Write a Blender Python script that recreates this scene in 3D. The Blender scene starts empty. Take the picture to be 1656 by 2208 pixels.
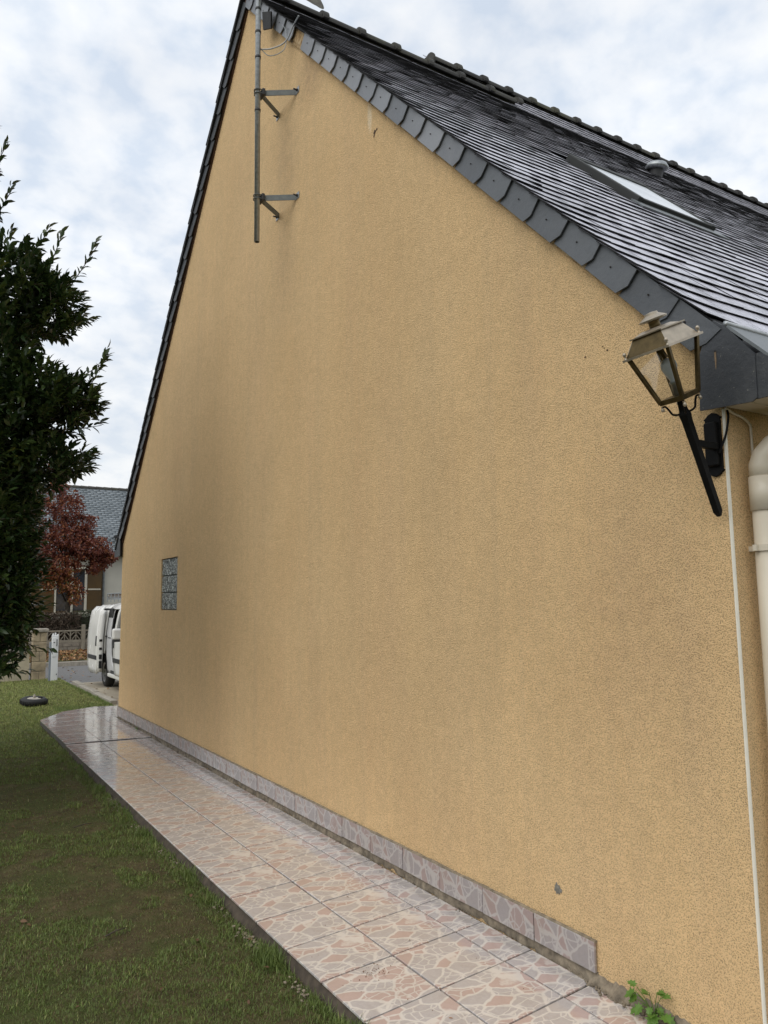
import bpy, bmesh, math, random
import numpy as np
from mathutils import Vector, Matrix

random.seed(7)
rng = np.random.default_rng(7)
S = bpy.context.scene
COL = S.collection
PI = math.pi

# ------------------------------------------------------------------ camera
cd = bpy.data.cameras.new('camera')
cam = bpy.data.objects.new('camera', cd)
COL.objects.link(cam)
cd.sensor_fit = 'HORIZONTAL'
cd.sensor_width = 36.0
cd.lens = 36.0 * 1625.6 / 1656.0
cd.clip_start = 0.05
cd.clip_end = 2000
CR = Vector((0.85124946, -0.52458043, -0.01377457))
CU = Vector((-0.04920218, -0.10592013, 0.99315662))
CF = Vector((0.52244953, 0.84474629, 0.11597495))
CP = Vector((-2.71522, -1.79594, 1.68975))
M = Matrix.Identity(4)
for i in range(3):
    M[i][0] = CR[i]; M[i][1] = CU[i]; M[i][2] = -CF[i]; M[i][3] = CP[i]
cam.matrix_world = M
S.camera = cam
S.render.resolution_x = 768
S.render.resolution_y = 1024

# ------------------------------------------------------------------ world: thin broken cloud over a pale sky
SUN_EL, SUN_AZ_VEC = math.radians(50), Vector((-0.93, -0.30, 0))
W = bpy.data.worlds.new('World')
S.world = W
W.use_nodes = True
wn, wl = W.node_tree.nodes, W.node_tree.links
wn.clear()
w_out = wn.new('ShaderNodeOutputWorld')
bg_sky = wn.new('ShaderNodeBackground')
sky = wn.new('ShaderNodeTexSky')
sky.sky_type = 'NISHITA'
sky.sun_disc = False
sky.sun_elevation = SUN_EL
sky.sun_rotation = math.atan2(SUN_AZ_VEC.x, SUN_AZ_VEC.y)
wl.new(sky.outputs[0], bg_sky.inputs[0])
bg_sky.inputs[1].default_value = 0.11
bg_cl = wn.new('ShaderNodeBackground')
bg_cl.inputs[1].default_value = 1.0
tc = wn.new('ShaderNodeTexCoord')
sep = wn.new('ShaderNodeSeparateXYZ')
wl.new(tc.outputs['Generated'], sep.inputs[0])
def wmath(op, a, b=None, c=None):
    n = wn.new('ShaderNodeMath'); n.operation = op
    for k, v in enumerate((a, b, c)):
        if v is None: continue
        if isinstance(v, (int, float)): n.inputs[k].default_value = v
        else: wl.new(v, n.inputs[k])
    return n.outputs[0]
zc = wmath('MAXIMUM', sep.outputs[2], 0.0)
zd = wmath('ADD', zc, 0.35)
cx = wmath('DIVIDE', sep.outputs[0], zd)
cy = wmath('DIVIDE', sep.outputs[1], zd)
comb = wn.new('ShaderNodeCombineXYZ')
wl.new(cx, comb.inputs[0]); wl.new(cy, comb.inputs[1])
n1 = wn.new('ShaderNodeTexNoise'); n1.inputs['Scale'].default_value = 15
n1.inputs['Detail'].default_value = 4.5; n1.inputs['Roughness'].default_value = 0.5
n1.inputs['Distortion'].default_value = 0.12
wl.new(comb.outputs[0], n1.inputs['Vector'])
n2 = wn.new('ShaderNodeTexNoise'); n2.inputs['Scale'].default_value = 2.2
n2.inputs['Detail'].default_value = 3.0
wl.new(comb.outputs[0], n2.inputs['Vector'])
mix = wmath('ADD', wmath('MULTIPLY', n1.outputs[0], 0.62), wmath('MULTIPLY', n2.outputs[0], 0.38))
cr = wn.new('ShaderNodeValToRGB')
e = cr.color_ramp.elements
e[0].position = 0.38; e[0].color = (0.62, 0.695, 0.80, 1)
e[1].position = 0.60; e[1].color = (0.85, 0.87, 0.895, 1)
m_ = e.new(0.50); m_.color = (0.77, 0.81, 0.865, 1)
wl.new(mix, cr.inputs[0])
# towards the horizon the cloud sheet turns creamier
hz = wn.new('ShaderNodeMapRange')
hz.inputs['From Min'].default_value = 0.0; hz.inputs['From Max'].default_value = 0.42
hz.inputs['To Min'].default_value = 0.75; hz.inputs['To Max'].default_value = 0.0
wl.new(zc, hz.inputs['Value'])
hm = wn.new('ShaderNodeMixRGB'); hm.inputs[2].default_value = (0.79, 0.80, 0.79, 1)
wl.new(hz.outputs[0], hm.inputs[0]); wl.new(cr.outputs[0], hm.inputs[1])
wl.new(hm.outputs[0], bg_cl.inputs[0])
cov = wn.new('ShaderNodeMapRange')
cov.inputs['From Min'].default_value = 0.36; cov.inputs['From Max'].default_value = 0.50
cov.inputs['To Min'].default_value = 0.86; cov.inputs['To Max'].default_value = 1.0
wl.new(n2.outputs[0], cov.inputs['Value'])
mxw = wn.new('ShaderNodeMixShader')
wl.new(cov.outputs[0], mxw.inputs[0])
wl.new(bg_sky.outputs[0], mxw.inputs[1]); wl.new(bg_cl.outputs[0], mxw.inputs[2])
wl.new(mxw.outputs[0], w_out.inputs[0])

sl = bpy.data.lights.new('sun', 'SUN')
sl.energy = 1.15
sl.angle = math.radians(60)
sl.color = (1.0, 0.95, 0.87)
sun = bpy.data.objects.new('sun', sl)
COL.objects.link(sun)
sd = SUN_AZ_VEC.normalized() * math.cos(SUN_EL) + Vector((0, 0, math.sin(SUN_EL)))
sun.rotation_euler = sd.to_track_quat('Z', 'Y').to_euler()
sun.location = (-20, -20, 30)

S.render.engine = 'CYCLES'
S.view_settings.view_transform = 'Standard'
S.view_settings.look = 'None'
S.view_settings.gamma = 1
S.view_settings.use_curve_mapping = False
S.view_settings.exposure = 0.22

# ------------------------------------------------------------------ helpers
def lin(h):
    h = h.lstrip('#')
    o = []
    for k in (0, 2, 4):
        v = int(h[k:k+2], 16) / 255
        o.append(v / 12.92 if v <= .04045 else ((v + .055) / 1.055) ** 2.4)
    return (*o, 1)

class MatB:
    """small node-graph builder"""
    def __init__(s, name, rough=0.8, metallic=0.0, spec=0.5):
        s.m = bpy.data.materials.new(name); s.m.use_nodes = True
        s.n, s.l = s.m.node_tree.nodes, s.m.node_tree.links
        s.b = s.n['Principled BSDF']
        s.b.inputs['Roughness'].default_value = rough
        s.b.inputs['Metallic'].default_value = metallic
        s.b.inputs['Specular IOR Level'].default_value = spec
        s.tc = s.n.new('ShaderNodeTexCoord')
        s.coord = s.tc.outputs['Object']
    def node(s, t, **kw):
        n = s.n.new(t)
        for k, v in kw.items(): setattr(n, k, v)
        return n
    def put(s, sock, v):
        if isinstance(v, (int, float)): sock.default_value = v
        elif isinstance(v, (tuple, list)): sock.default_value = v
        else: s.l.new(v, sock)
    def scaled(s, sc, off=None):
        n = s.node('ShaderNodeMapping'); s.l.new(s.coord, n.inputs[0])
        n.inputs['Scale'].default_value = sc
        if off is not None: s.put(n.inputs['Location'], off)
        return n.outputs[0]
    def noise(s, scale, detail=3, rough=.5, vec=None, dist=0):
        n = s.node('ShaderNodeTexNoise')
        s.l.new(vec if vec is not None else s.coord, n.inputs['Vector'])
        n.inputs['Scale'].default_value = scale; n.inputs['Detail'].default_value = detail
        n.inputs['Roughness'].default_value = rough; n.inputs['Distortion'].default_value = dist
        return n.outputs[0]
    def vor(s, scale, feature='F1', vec=None, out='Distance', rnd=1.0):
        n = s.node('ShaderNodeTexVoronoi', feature=feature)
        s.l.new(vec if vec is not None else s.coord, n.inputs['Vector'])
        n.inputs['Scale'].default_value = scale; n.inputs['Randomness'].default_value = rnd
        return n.outputs[out]
    def ramp(s, f, stops):
        n = s.node('ShaderNodeValToRGB'); s.l.new(f, n.inputs[0])
        el = n.color_ramp.elements
        el[0].position, el[0].color = stops[0][0], stops[0][1]
        el[1].position, el[1].color = stops[-1][0], stops[-1][1]
        for p, c in stops[1:-1]:
            q = el.new(p); q.color = c
        return n.outputs[0]
    def mr(s, f, a, b, c=0., d=1.):
        n = s.node('ShaderNodeMapRange'); s.l.new(f, n.inputs[0])
        for k, v in zip(('From Min', 'From Max', 'To Min', 'To Max'), (a, b, c, d)): n.inputs[k].default_value = v
        return n.outputs[0]
    def mix(s, f, a, b, mode='MIX'):
        n = s.node('ShaderNodeMixRGB', blend_type=mode)
        s.put(n.inputs[0], f); s.put(n.inputs[1], a); s.put(n.inputs[2], b)
        return n.outputs[0]
    def math(s, op, a, b=0.0):
        n = s.node('ShaderNodeMath', operation=op)
        s.put(n.inputs[0], a); s.put(n.inputs[1], b)
        return n.outputs[0]
    def bump(s, h, strength=.5, dist=.01, prev=None):
        n = s.node('ShaderNodeBump'); s.l.new(h, n.inputs['Height'])
        n.inputs['Strength'].default_value = strength; n.inputs['Distance'].default_value = dist
        if prev is not None: s.l.new(prev, n.inputs['Normal'])
        s.l.new(n.outputs[0], s.b.inputs['Normal'])
        return n.outputs[0]
    def color(s, v): s.put(s.b.inputs['Base Color'], v)
    def rough(s, v): s.put(s.b.inputs['Roughness'], v)

def simple(name, c, rough=.6, metallic=0., var=.12, scale=12, bump=0., spec=.5):
    b = MatB(name, rough, metallic, spec)
    c = lin(c) if isinstance(c, str) else c
    n = b.noise(scale, 4, .6)
    lo = tuple(x * (1 - var) for x in c[:3]) + (1,); hi = tuple(min(1, x * (1 + var)) for x in c[:3]) + (1,)
    b.color(b.ramp(n, [(.3, lo), (.7, hi)]))
    b.rough(b.mr(n, .3, .7, max(.02, rough - .08), min(1, rough + .08)))
    if bump: b.bump(b.noise(scale * 6, 3), .4, bump)
    return b.m

def tag(o, label=None, cat=None, group=None, kind=None):
    if label: o['label'] = label
    if cat: o['category'] = cat
    if group: o['group'] = group
    if kind: o['kind'] = kind
    return o

def empty(name, loc=(0, 0, 0), parent=None):
    o = bpy.data.objects.new(name, None); COL.objects.link(o)
    o.location = loc; o.empty_display_size = .2
    if parent: setpar(o, parent)
    return o

def setpar(o, p):
    o.parent = p
    # every parent here is unrotated; keep authored world coordinates
    t = Vector((0, 0, 0)); q = p
    while q is not None:
        t += q.location; q = q.parent
    o.location = o.location - t

class MB:
    def __init__(s): s.v = []; s.f = []; s.mi = []
    def add(s, vs, fs, m=0):
        k = len(s.v); s.v += [tuple(map(float, v)) for v in vs]
        s.f += [tuple(i + k for i in f) for f in fs]; s.mi += [m] * len(fs)
    def box(s, a, b, m=0, mat=None):
        (x0, y0, z0), (x1, y1, z1) = a, b
        vs = [Vector(p) for p in ((x0,y0,z0),(x1,y0,z0),(x1,y1,z0),(x0,y1,z0),(x0,y0,z1),(x1,y0,z1),(x1,y1,z1),(x0,y1,z1))]
        if mat is not None: vs = [mat @ v for v in vs]
        s.add(vs, [(0,3,2,1),(4,5,6,7),(0,1,5,4),(1,2,6,5),(2,3,7,6),(3,0,4,7)], m)
    def prism(s, pts, d, m=0):
        """closed prism: 3-d polygon pts extruded by vector d"""
        n = len(pts); d = Vector(d)
        vs = [Vector(p) for p in pts] + [Vector(p) + d for p in pts]
        fs = [tuple(range(n)), tuple(range(2 * n - 1, n - 1, -1))]
        fs += [(i, i + n, (i + 1) % n + n, (i + 1) % n) for i in range(n)]
        s.add(vs, fs, m)
    def tube(s, pts, r, n=10, m=0, cap=True):
        pts = [Vector(p) for p in pts]
        rs = r if isinstance(r, (list, tuple)) else [r] * len(pts)
        rings = []; up = None
        for i, p in enumerate(pts):
            t = (pts[min(i + 1, len(pts) - 1)] - pts[max(i - 1, 0)]).normalized()
            if up is None:
                up = Vector((0, 0, 1)) if abs(t.z) < .9 else Vector((1, 0, 0))
            u = t.cross(up).normalized(); w = u.cross(t).normalized(); up = w
            rings.append([p + (u * math.cos(2*PI*k/n) + w * math.sin(2*PI*k/n)) * rs[i] for k in range(n)])
        vs = [q for R_ in rings for q in R_]; fs = []
        for i in range(len(pts) - 1):
            for k in range(n):
                fs.append((i*n+k, i*n+(k+1)%n, (i+1)*n+(k+1)%n, (i+1)*n+k))
        if cap:
            fs.append(tuple(range(n - 1, -1, -1))); fs.append(tuple((len(pts)-1)*n + k for k in range(n)))
        s.add(vs, fs, m)
    def rope(s, pts, r, n=8, m=0):
        P = [Vector(p) for p in pts]; P = [P[0] * 2 - P[1]] + P + [P[-1] * 2 - P[-2]]; out = []
        for i in range(1, len(P) - 2):
            for k in range(6):
                t = k / 6; a, b, c, d = P[i-1], P[i], P[i+1], P[i+2]
                out.append(.5 * ((2*b) + (c - a) * t + (2*a - 5*b + 4*c - d) * t*t + (3*b - a - 3*c + d) * t*t*t))
        s.tube(out + [P[-2]], r, n, m)
    def lathe(s, prof, o=(0,0,0), axis=(0,0,1), n=20, m=0):
        axis = Vector(axis).normalized(); o = Vector(o)
        u = axis.orthogonal().normalized(); w = axis.cross(u)
        vs = [o + axis * z + (u * math.cos(2*PI*k/n) + w * math.sin(2*PI*k/n)) * r for r, z in prof for k in range(n)]
        fs = []
        for i in range(len(prof) - 1):
            for k in range(n): fs.append((i*n+k, i*n+(k+1)%n, (i+1)*n+(k+1)%n, (i+1)*n+k))
        s.add(vs, fs, m)
    def build(s, name, mats, parent=None, smooth=False, bevel=0.0, origin=None):
        me = bpy.data.meshes.new(name)
        o3 = Vector(origin) if origin is not None else Vector((0, 0, 0))
        me.from_pydata([tuple(Vector(v) - o3) for v in s.v], [], s.f)
        if not isinstance(mats, (list, tuple)): mats = [mats]
        for mt in mats: me.materials.append(mt)
        if len(mats) > 1: me.polygons.foreach_set('material_index', s.mi)
        bm = bmesh.new(); bm.from_mesh(me); bmesh.ops.recalc_face_normals(bm, faces=bm.faces); bm.to_mesh(me); bm.free()
        if smooth: me.polygons.foreach_set('use_smooth', [True] * len(me.polygons))
        me.update()
        o = bpy.data.objects.new(name, me); COL.objects.link(o); o.location = o3
        if parent is not None: setpar(o, parent)
        if bevel:
            md = o.modifiers.new('bevel', 'BEVEL'); md.width = bevel; md.segments = 2; md.limit_method = 'ANGLE'
            md.angle_limit = math.radians(40)
        return o

def nmesh(name, V, F, mats, parent=None, attrs=None, smooth=False, midx=None):
    """fast mesh from numpy arrays; F is (n,k)"""
    me = bpy.data.meshes.new(name)
    V = np.asarray(V, np.float32); F = np.asarray(F, np.int32)
    me.vertices.add(len(V)); me.vertices.foreach_set('co', V.ravel())
    me.loops.add(F.size); me.loops.foreach_set('vertex_index', F.ravel())
    me.polygons.add(len(F)); me.polygons.foreach_set('loop_start', np.arange(0, F.size, F.shape[1], dtype=np.int32))
    me.polygons.foreach_set('loop_total', np.full(len(F), F.shape[1], np.int32))
    if not isinstance(mats, (list, tuple)): mats = [mats]
    for mt in mats: me.materials.append(mt)
    if midx is not None: me.polygons.foreach_set('material_index', np.asarray(midx, np.int32))
    if smooth: me.polygons.foreach_set('use_smooth', np.ones(len(F), bool))
    for k, v in (attrs or {}).items():
        at = me.attributes.new(k, 'FLOAT', 'POINT'); at.data.foreach_set('value', np.asarray(v, np.float32))
    me.update(); me.validate()
    o = bpy.data.objects.new(name, me); COL.objects.link(o)
    if parent is not None: setpar(o, parent)
    return o

def clone(o, parent, loc=None):
    c = o.copy(); COL.objects.link(c); c.parent = parent
    if loc is not None: c.location = loc
    return c

def pnoise(x, y, seed=0):
    """cheap smooth value noise for numpy arrays"""
    x = np.asarray(x, float); y = np.asarray(y, float)
    xi = np.floor(x).astype(int); yi = np.floor(y).astype(int); xf = x - xi; yf = y - yi
    def h(a, b):
        v = np.sin(a * 127.1 + b * 311.7 + seed * 74.7) * 43758.5453
        return v - np.floor(v)
    u = xf * xf * (3 - 2 * xf); v = yf * yf * (3 - 2 * yf)
    return (h(xi, yi) * (1-u) + h(xi+1, yi) * u) * (1-v) + (h(xi, yi+1) * (1-u) + h(xi+1, yi+1) * u) * v

# ------------------------------------------------------------------ materials
def mat_render():
    b = MatB('ochre_render', .92, spec=.2)
    # scratched stipple: grains about 5 mm, pits between them
    g1 = b.noise(210, 2, .6); g2 = b.vor(150, 'F1')
    grain = b.math('ADD', b.math('MULTIPLY', g1, .7), b.math('MULTIPLY', g2, .45))
    base = b.ramp(b.noise(.9, 5, .6), [(.30, (.60, .413, .213, 1)), (.55, (.635, .443, .233, 1)), (.75, (.67, .473, .252, 1))])
    # vertical rain streaks: fine ones first, then broad faint ones
    fine = b.noise(1.0, 6, .7, vec=b.scaled((14, 14, .20), (1.3, 4.7, 2.2)))
    base = b.mix(b.mr(fine, .48, .76, 0, .24), base, (.46, .345, .215, 1))
    st = b.noise(1.0, 6, .65, vec=b.scaled((3.2, 3.2, .34)))
    base = b.mix(b.mr(st, .48, .74, 0, .20), base, (.44, .335, .20, 1))
    st2 = b.noise(1.0, 6, .65, vec=b.scaled((2.6, 2.6, .30), (3.3, 7.7, 1.2)))
    base = b.mix(b.mr(st2, .50, .76, 0, .28), base, (.53, .345, .20, 1))
    st3 = b.noise(.8, 6, .7, vec=b.scaled((.9, .9, .8), (9.3, 2.7, 1.2)))
    base = b.mix(b.mr(st3, .44, .72, 0, .22), base, (.40, .30, .175, 1))
    def spot(cy_, cz_, ry_, rz_, nz_=9):
        mp = b.node('ShaderNodeMapping', vector_type='TEXTURE'); b.l.new(b.coord, mp.inputs[0])
        mp.inputs['Location'].default_value = (0, cy_, cz_); mp.inputs['Scale'].default_value = (1, ry_, rz_)
        gd = b.node('ShaderNodeTexGradient', gradient_type='SPHERICAL'); b.l.new(mp.outputs[0], gd.inputs[0])
        return b.math('MULTIPLY', gd.outputs['Fac'], b.mr(b.noise(nz_, 4, .7), .35, .65, .35, 1.5))
    base = b.mix(b.mr(spot(2.72, 5.29, .05, .17, 30), .1, .6, 0, .75), base, (.70, .58, .40, 1))
    base = b.mix(b.mr(spot(3.70, 6.30, .42, .42), .05, .9, 0, .5), base, (.33, .225, .14, 1))
    base = b.mix(b.mr(spot(4.25, 5.75, .35, .75), .05, .9, 0, .24), base, (.36, .26, .17, 1))
    base = b.mix(b.mr(spot(4.30, 4.70, .35, .80), .05, .9, 0, .24), base, (.36, .26, .17, 1))
    base = b.mix(b.mr(spot(.45, 1.6, .55, .9, 5), .05, .9, 0, .26), base, (.42, .27, .16, 1))
    mot = b.noise(13, 4, .65)
    base = b.mix(1.0, base, b.mr(mot, .3, .7, .94, 1.05), 'MULTIPLY')
    # pits darker, crests lighter
    pit = b.mr(grain, .30, .60, .44, 1.20)
    base = b.mix(1.0, base, pit, 'MULTIPLY')
    sp = b.noise(34, 3, .7)
    base = b.mix(b.mr(sp, .69, .76, 0, .6), base, (.28, .185, .10, 1))
    b.color(base)
    nb = b.bump(grain, 1.0, .006)
    nb = b.bump(b.noise(3, 3), .25, .02, nb)
    b.bump(mot, .30, .012, nb)
    return b.m
M_RENDER = mat_render()

def mat_print_stone(name, wall=False):
    """ceramic with a printed crazy-paving design, glazed"""
    b = MatB(name, .22, spec=.5)
    oi = b.node('ShaderNodeObjectInfo')
    # four different prints: offset the pattern by a stepped random
    stp = b.math('MULTIPLY', b.math('FLOOR', b.math('MULTIPLY', oi.outputs['Random'], 3.0)), 3.17)
    cb = b.node('ShaderNodeCombineXYZ'); b.l.new(stp, cb.inputs[0]); b.l.new(stp, cb.inputs[1])
    va = b.node('ShaderNodeVectorMath', operation='ADD'); b.l.new(b.coord, va.inputs[0]); b.l.new(cb.outputs[0], va.inputs[1])
    if wall:
        mp = b.node('ShaderNodeMapping'); b.l.new(va.outputs[0], mp.inputs[0]); mp.inputs['Rotation'].default_value = (PI/2, 0, PI/2)
        vec0 = va.outputs[0]
    else: vec0 = va.outputs[0]
    wob = b.node('ShaderNodeTexNoise'); wob.inputs['Scale'].default_value = 9; wob.inputs['Detail'].default_value = 3
    b.l.new(vec0, wob.inputs['Vector'])
    vm = b.node('ShaderNodeVectorMath', operation='MULTIPLY_ADD')
    b.l.new(wob.outputs['Color'], vm.inputs[0]); vm.inputs[1].default_value = (.06, .06, .06); b.l.new(vec0, vm.inputs[2])
    sc = b.node('ShaderNodeMapping'); b.l.new(vm.outputs[0], sc.inputs[0])
    sc.inputs['Scale'].default_value = (1.0, 1.35, 1.0)
    v = sc.outputs[0]
    SC = 7.2
    edge = b.vor(SC, 'DISTANCE_TO_EDGE', v); colr = b.vor(SC, 'F1', v, 'Color')
    spl = b.node('ShaderNodeSeparateColor'); b.l.new(colr, spl.inputs[0])
    # some cells are broken up again into small chips
    edge2 = b.vor(SC * 2.1, 'DISTANCE_TO_EDGE', v)
    chips = b.math('GREATER_THAN', spl.outputs[1], .42)
    e2 = b.mix(chips, (1, 1, 1, 1), edge2)
    line = b.math('MAXIMUM', b.mr(edge, .028, .065, 1, 0), b.math('MULTIPLY', b.mr(e2, .030, .075, 1, 0), .85))
    pink = b.mix(b.noise(40, 4, .7, vec=vec0), (.48, .36, .33, 1), (.57, .44, .405, 1))
    grey = b.mix(b.noise(55, 5, .75, vec=vec0), (.40, .37, .365, 1), (.59, .555, .55, 1))
    stone = b.mix(b.math('GREATER_THAN', spl.outputs[0], .50), grey, pink)
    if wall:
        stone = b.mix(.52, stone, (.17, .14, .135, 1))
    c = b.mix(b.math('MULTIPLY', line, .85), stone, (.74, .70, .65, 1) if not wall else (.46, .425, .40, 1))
    dirt = b.noise(5, 5, .7)
    # film of dried mud, uneven
    c = b.mix(b.mr(dirt, .48, .8, 0, .35), c, (.30, .24, .18, 1))
    b.color(c)
    b.rough(b.mr(b.noise(4, 4, .6), .35, .7, .05, .18))
    if not wall:
        b.b.inputs['Coat Weight'].default_value = .9; b.b.inputs['Coat Roughness'].default_value = .07; b.b.inputs['Coat IOR'].default_value = 1.6
        cbp = b.node('ShaderNodeBump'); b.l.new(b.noise(11, 2, .5), cbp.inputs['Height']); cbp.inputs['Strength'].default_value = .22; cbp.inputs['Distance'].default_value = .006
        b.l.new(cbp.outputs[0], b.b.inputs['Coat Normal'])
    if not wall:
        w1 = b.bump(b.noise(14, 2, .5), .30, .009)
        b.bump(line, .35, -.0015, w1)
    else:
        b.rough(.5)
    return b.m
M_TILE = mat_print_stone('glazed_tile_print')
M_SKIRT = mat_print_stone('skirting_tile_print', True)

def mat_slate(name, dark, light, bloom, rough=(.28, .55), bl=(.5, .7, .0, .8), lichen=True, bsc=9):
    b = MatB(name, .4, spec=.5)
    oi = b.node('ShaderNodeObjectInfo')
    n = b.noise(bsc, 5, .7)
    g = b.node('ShaderNodeNewGeometry')
    a = b.node('ShaderNodeAttribute', attribute_name='rnd')
    r = b.math('ADD', a.outputs['Fac'], oi.outputs['Random'])
    r = b.math('FRACT', r)
    c = b.mix(r, dark, light)
    wn_ = b.node('ShaderNodeTexNoise'); b.l.new(g.outputs['Position'], wn_.inputs['Vector'])
    wn_.inputs['Scale'].default_value = 1.0; wn_.inputs['Detail'].default_value = 6; wn_.inputs['Roughness'].default_value = .65
    mx = b.math('ADD', b.math('MULTIPLY', wn_.outputs[0], .6), b.math('MULTIPLY', n, .4))
    blf = b.mr(mx, *bl)
    sz = b.node('ShaderNodeSeparateXYZ'); b.l.new(g.outputs['Position'], sz.inputs[0])
    high = b.mr(b.math('ADD', sz.outputs[2], b.math('MULTIPLY', wn_.outputs[0], 1.6)), 5.2, 7.4, 0, 1)   # mossier towards the ridge
    if lichen: blf = b.math('MULTIPLY', blf, b.mr(high, 0, 1, 1, .62))
    c = b.mix(blf, c, bloom)
    if lichen:
        ln = b.noise(60, 3, .6)
        c = b.mix(b.mr(ln, .66, .74, 0, .6), c, (.26, .25, .20, 1))
    b.color(c)
    rg = b.mr(n, .3, .7, rough[0], rough[1])
    if lichen: rg = b.math('ADD', rg, b.math('MULTIPLY', high, .18))
    b.rough(rg)
    b.bump(b.noise(22, 5, .7), .45, .008)
    return b.m
M_SLATE = mat_slate('roof_slate', (.040, .038, .047, 1), (.10, .095, .115, 1), (.62, .61, .69, 1), (.14, .30), (.36, .54, 0, .95))  # pale bloom on the slate, with streaks of reflected sky put into it
M_SLATE_EDGE = simple('slate_edge', (.012, .012, .013, 1), .8, 0, .3, 60)
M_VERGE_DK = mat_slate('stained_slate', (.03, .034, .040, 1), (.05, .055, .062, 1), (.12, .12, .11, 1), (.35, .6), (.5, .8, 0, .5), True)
M_VERGE_MID = mat_slate('shade_toned_verge_slate', (.060, .066, .074, 1), (.105, .115, .126, 1), (.17, .178, .19, 1), (.35, .6), (.45, .75, 0, .5), False)  # same slate, darker: weaker sky reflection put into the colour
M_VERGE = mat_slate('verge_slate', (.12, .128, .142, 1), (.235, .245, .265, 1), (.34, .35, .37, 1), (.35, .6), (.45, .75, 0, .5), False)  # same slate, paler: stronger sky reflection put into the colour
M_SLATE_FAR = mat_slate('far_slate', (.15, .175, .19, 1), (.23, .26, .28, 1), (.30, .34, .37, 1), (.35, .5), (.5, .8, 0, .5), False, 2)
M_NAIL = simple('nail', (.03, .025, .02, 1), .6, .5)
M_RIDGE = mat_slate('ridge_tile', (.035, .035, .034, 1), (.065, .062, .055, 1), (.20, .20, .10, 1), (.6, .85), (.52, .68, 0, .8), True, 14)
M_BRWOOD = simple('brown_board', (.075, .038, .022, 1), .75, 0, .3, 10)
def mat_oldwood():
    b = MatB('weathered_bargeboard', .9)
    c = b.ramp(b.noise(14, 5, .7), [(.35, (.10, .06, .03, 1)), (.5, (.42, .27, .12, 1)), (.7, (.55, .45, .30, 1))])
    b.color(c); b.bump(b.noise(30, 4, .7), .8, .02)
    return b.m
M_OLDWOOD = mat_oldwood()
M_PVC = simple('cream_pvc', (.60, .54, .43, 1), .35, 0, .05, 5)
M_BEAD = simple('white_pvc_bead', (.80, .77, .66, 1), .45, 0, .06, 8)
M_ZINC = simple('zinc', (.17, .185, .19, 1), .45, .55, .2, 9, .001)
M_ZINC_L = simple('zinc_rim', (.36, .38, .39, 1), .4, .6, .15, 30)
M_GALV = simple('galvanised_steel', (.34, .36, .37, 1), .42, .75, .25, 35)
M_GALV_D = simple('galvanised_bracket', (.125, .135, .13, 1), .6, .35, .25, 25)
M_BLACK = simple('black_paint', (.006, .006, .006, 1), .5, 0, .2, 30, spec=.12)
M_RUBBER = simple('rubber', (.014, .014, .014, 1), .7, 0, .25, 30)
M_BRASS = simple('aged_brass', (.115, .082, .036, 1), .40, .8, .35, 25)
M_BRASS_L = simple('bleached_brass', (.40, .345, .27, 1), .42, .65, .2, 25)
M_MORTAR = simple('dirty_mortar', (.20, .165, .12, 1), .95, 0, .5, 22, .004)
M_CRUMB = simple('pale_mortar', (.25, .21, .15, 1), .95, 0, .4, 30, .004)
M_CONC = simple('old_concrete', (.32, .29, .24, 1), .92, 0, .3, 14, .003)
M_SLABSIDE = simple('slab_side', (.075, .058, .042, 1), .95, 0, .45, 16, .004)
M_GROUT = simple('tile_grout', (.10, .092, .080, 1), .9, 0, .3, 20)
M_WHITE = simple('white_paint', (.78, .79, .79, 1), .38, 0, .05, 3)
M_WHITE_VAN = simple('van_paint', (.80, .79, .75, 1), .22, 0, .04, 2, spec=.6)
M_DARKIN = simple('van_inside', (.010, .010, .010, 1), .8)
M_TRIM = simple('van_trim', (.035, .035, .037, 1), .6)
M_RIM = simple('steel_rim', (.42, .42, .42, 1), .35, .6)
M_HOUSEWALL = simple('pale_render', (.55, .53, .46, 1), .9, 0, .06, 2)
M_SHUTTER = simple('brown_shutter', (.085, .048, .012, 1), .6, 0, .2, 4)
M_CREAMFR = simple('cream_frame', (.62, .58, .48, 1), .5, 0, .1, 4)
M_CURT = simple('net_curtain', (.20, .21, .23, 1), .9, 0, .5, 3)
def mat_glass(name, tint=(.9, .93, .93, 1), rough=.03, alpha=None):
    b = MatB(name, rough)
    b.b.inputs['Base Color'].default_value = tint
    b.b.inputs['Transmission Weight'].default_value = 1.0
    b.b.inputs['IOR'].default_value = 1.45
    return b.m
def mat_windowglass(name, c=(.02, .022, .026, 1)):
    b = MatB(name, .06, spec=.8); b.color(b.ramp(b.noise(2.5, 3, .6), [(.35, c), (.7, tuple(x*3 for x in c[:3]) + (1,))]))
    return b.m
M_PANE = mat_windowglass('window_glass')
def mat_skyglass():
    b = MatB('sky_pale_roof_glass', .22, spec=1.0)
    b.color(b.ramp(b.noise(3, 4, .6), [(.35, (.50, .53, .56, 1)), (.7, (.66, .69, .72, 1))]))  # near-white base colour stands in for the reflected sky
    return b.m
M_SKYGLASS = mat_skyglass()
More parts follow.
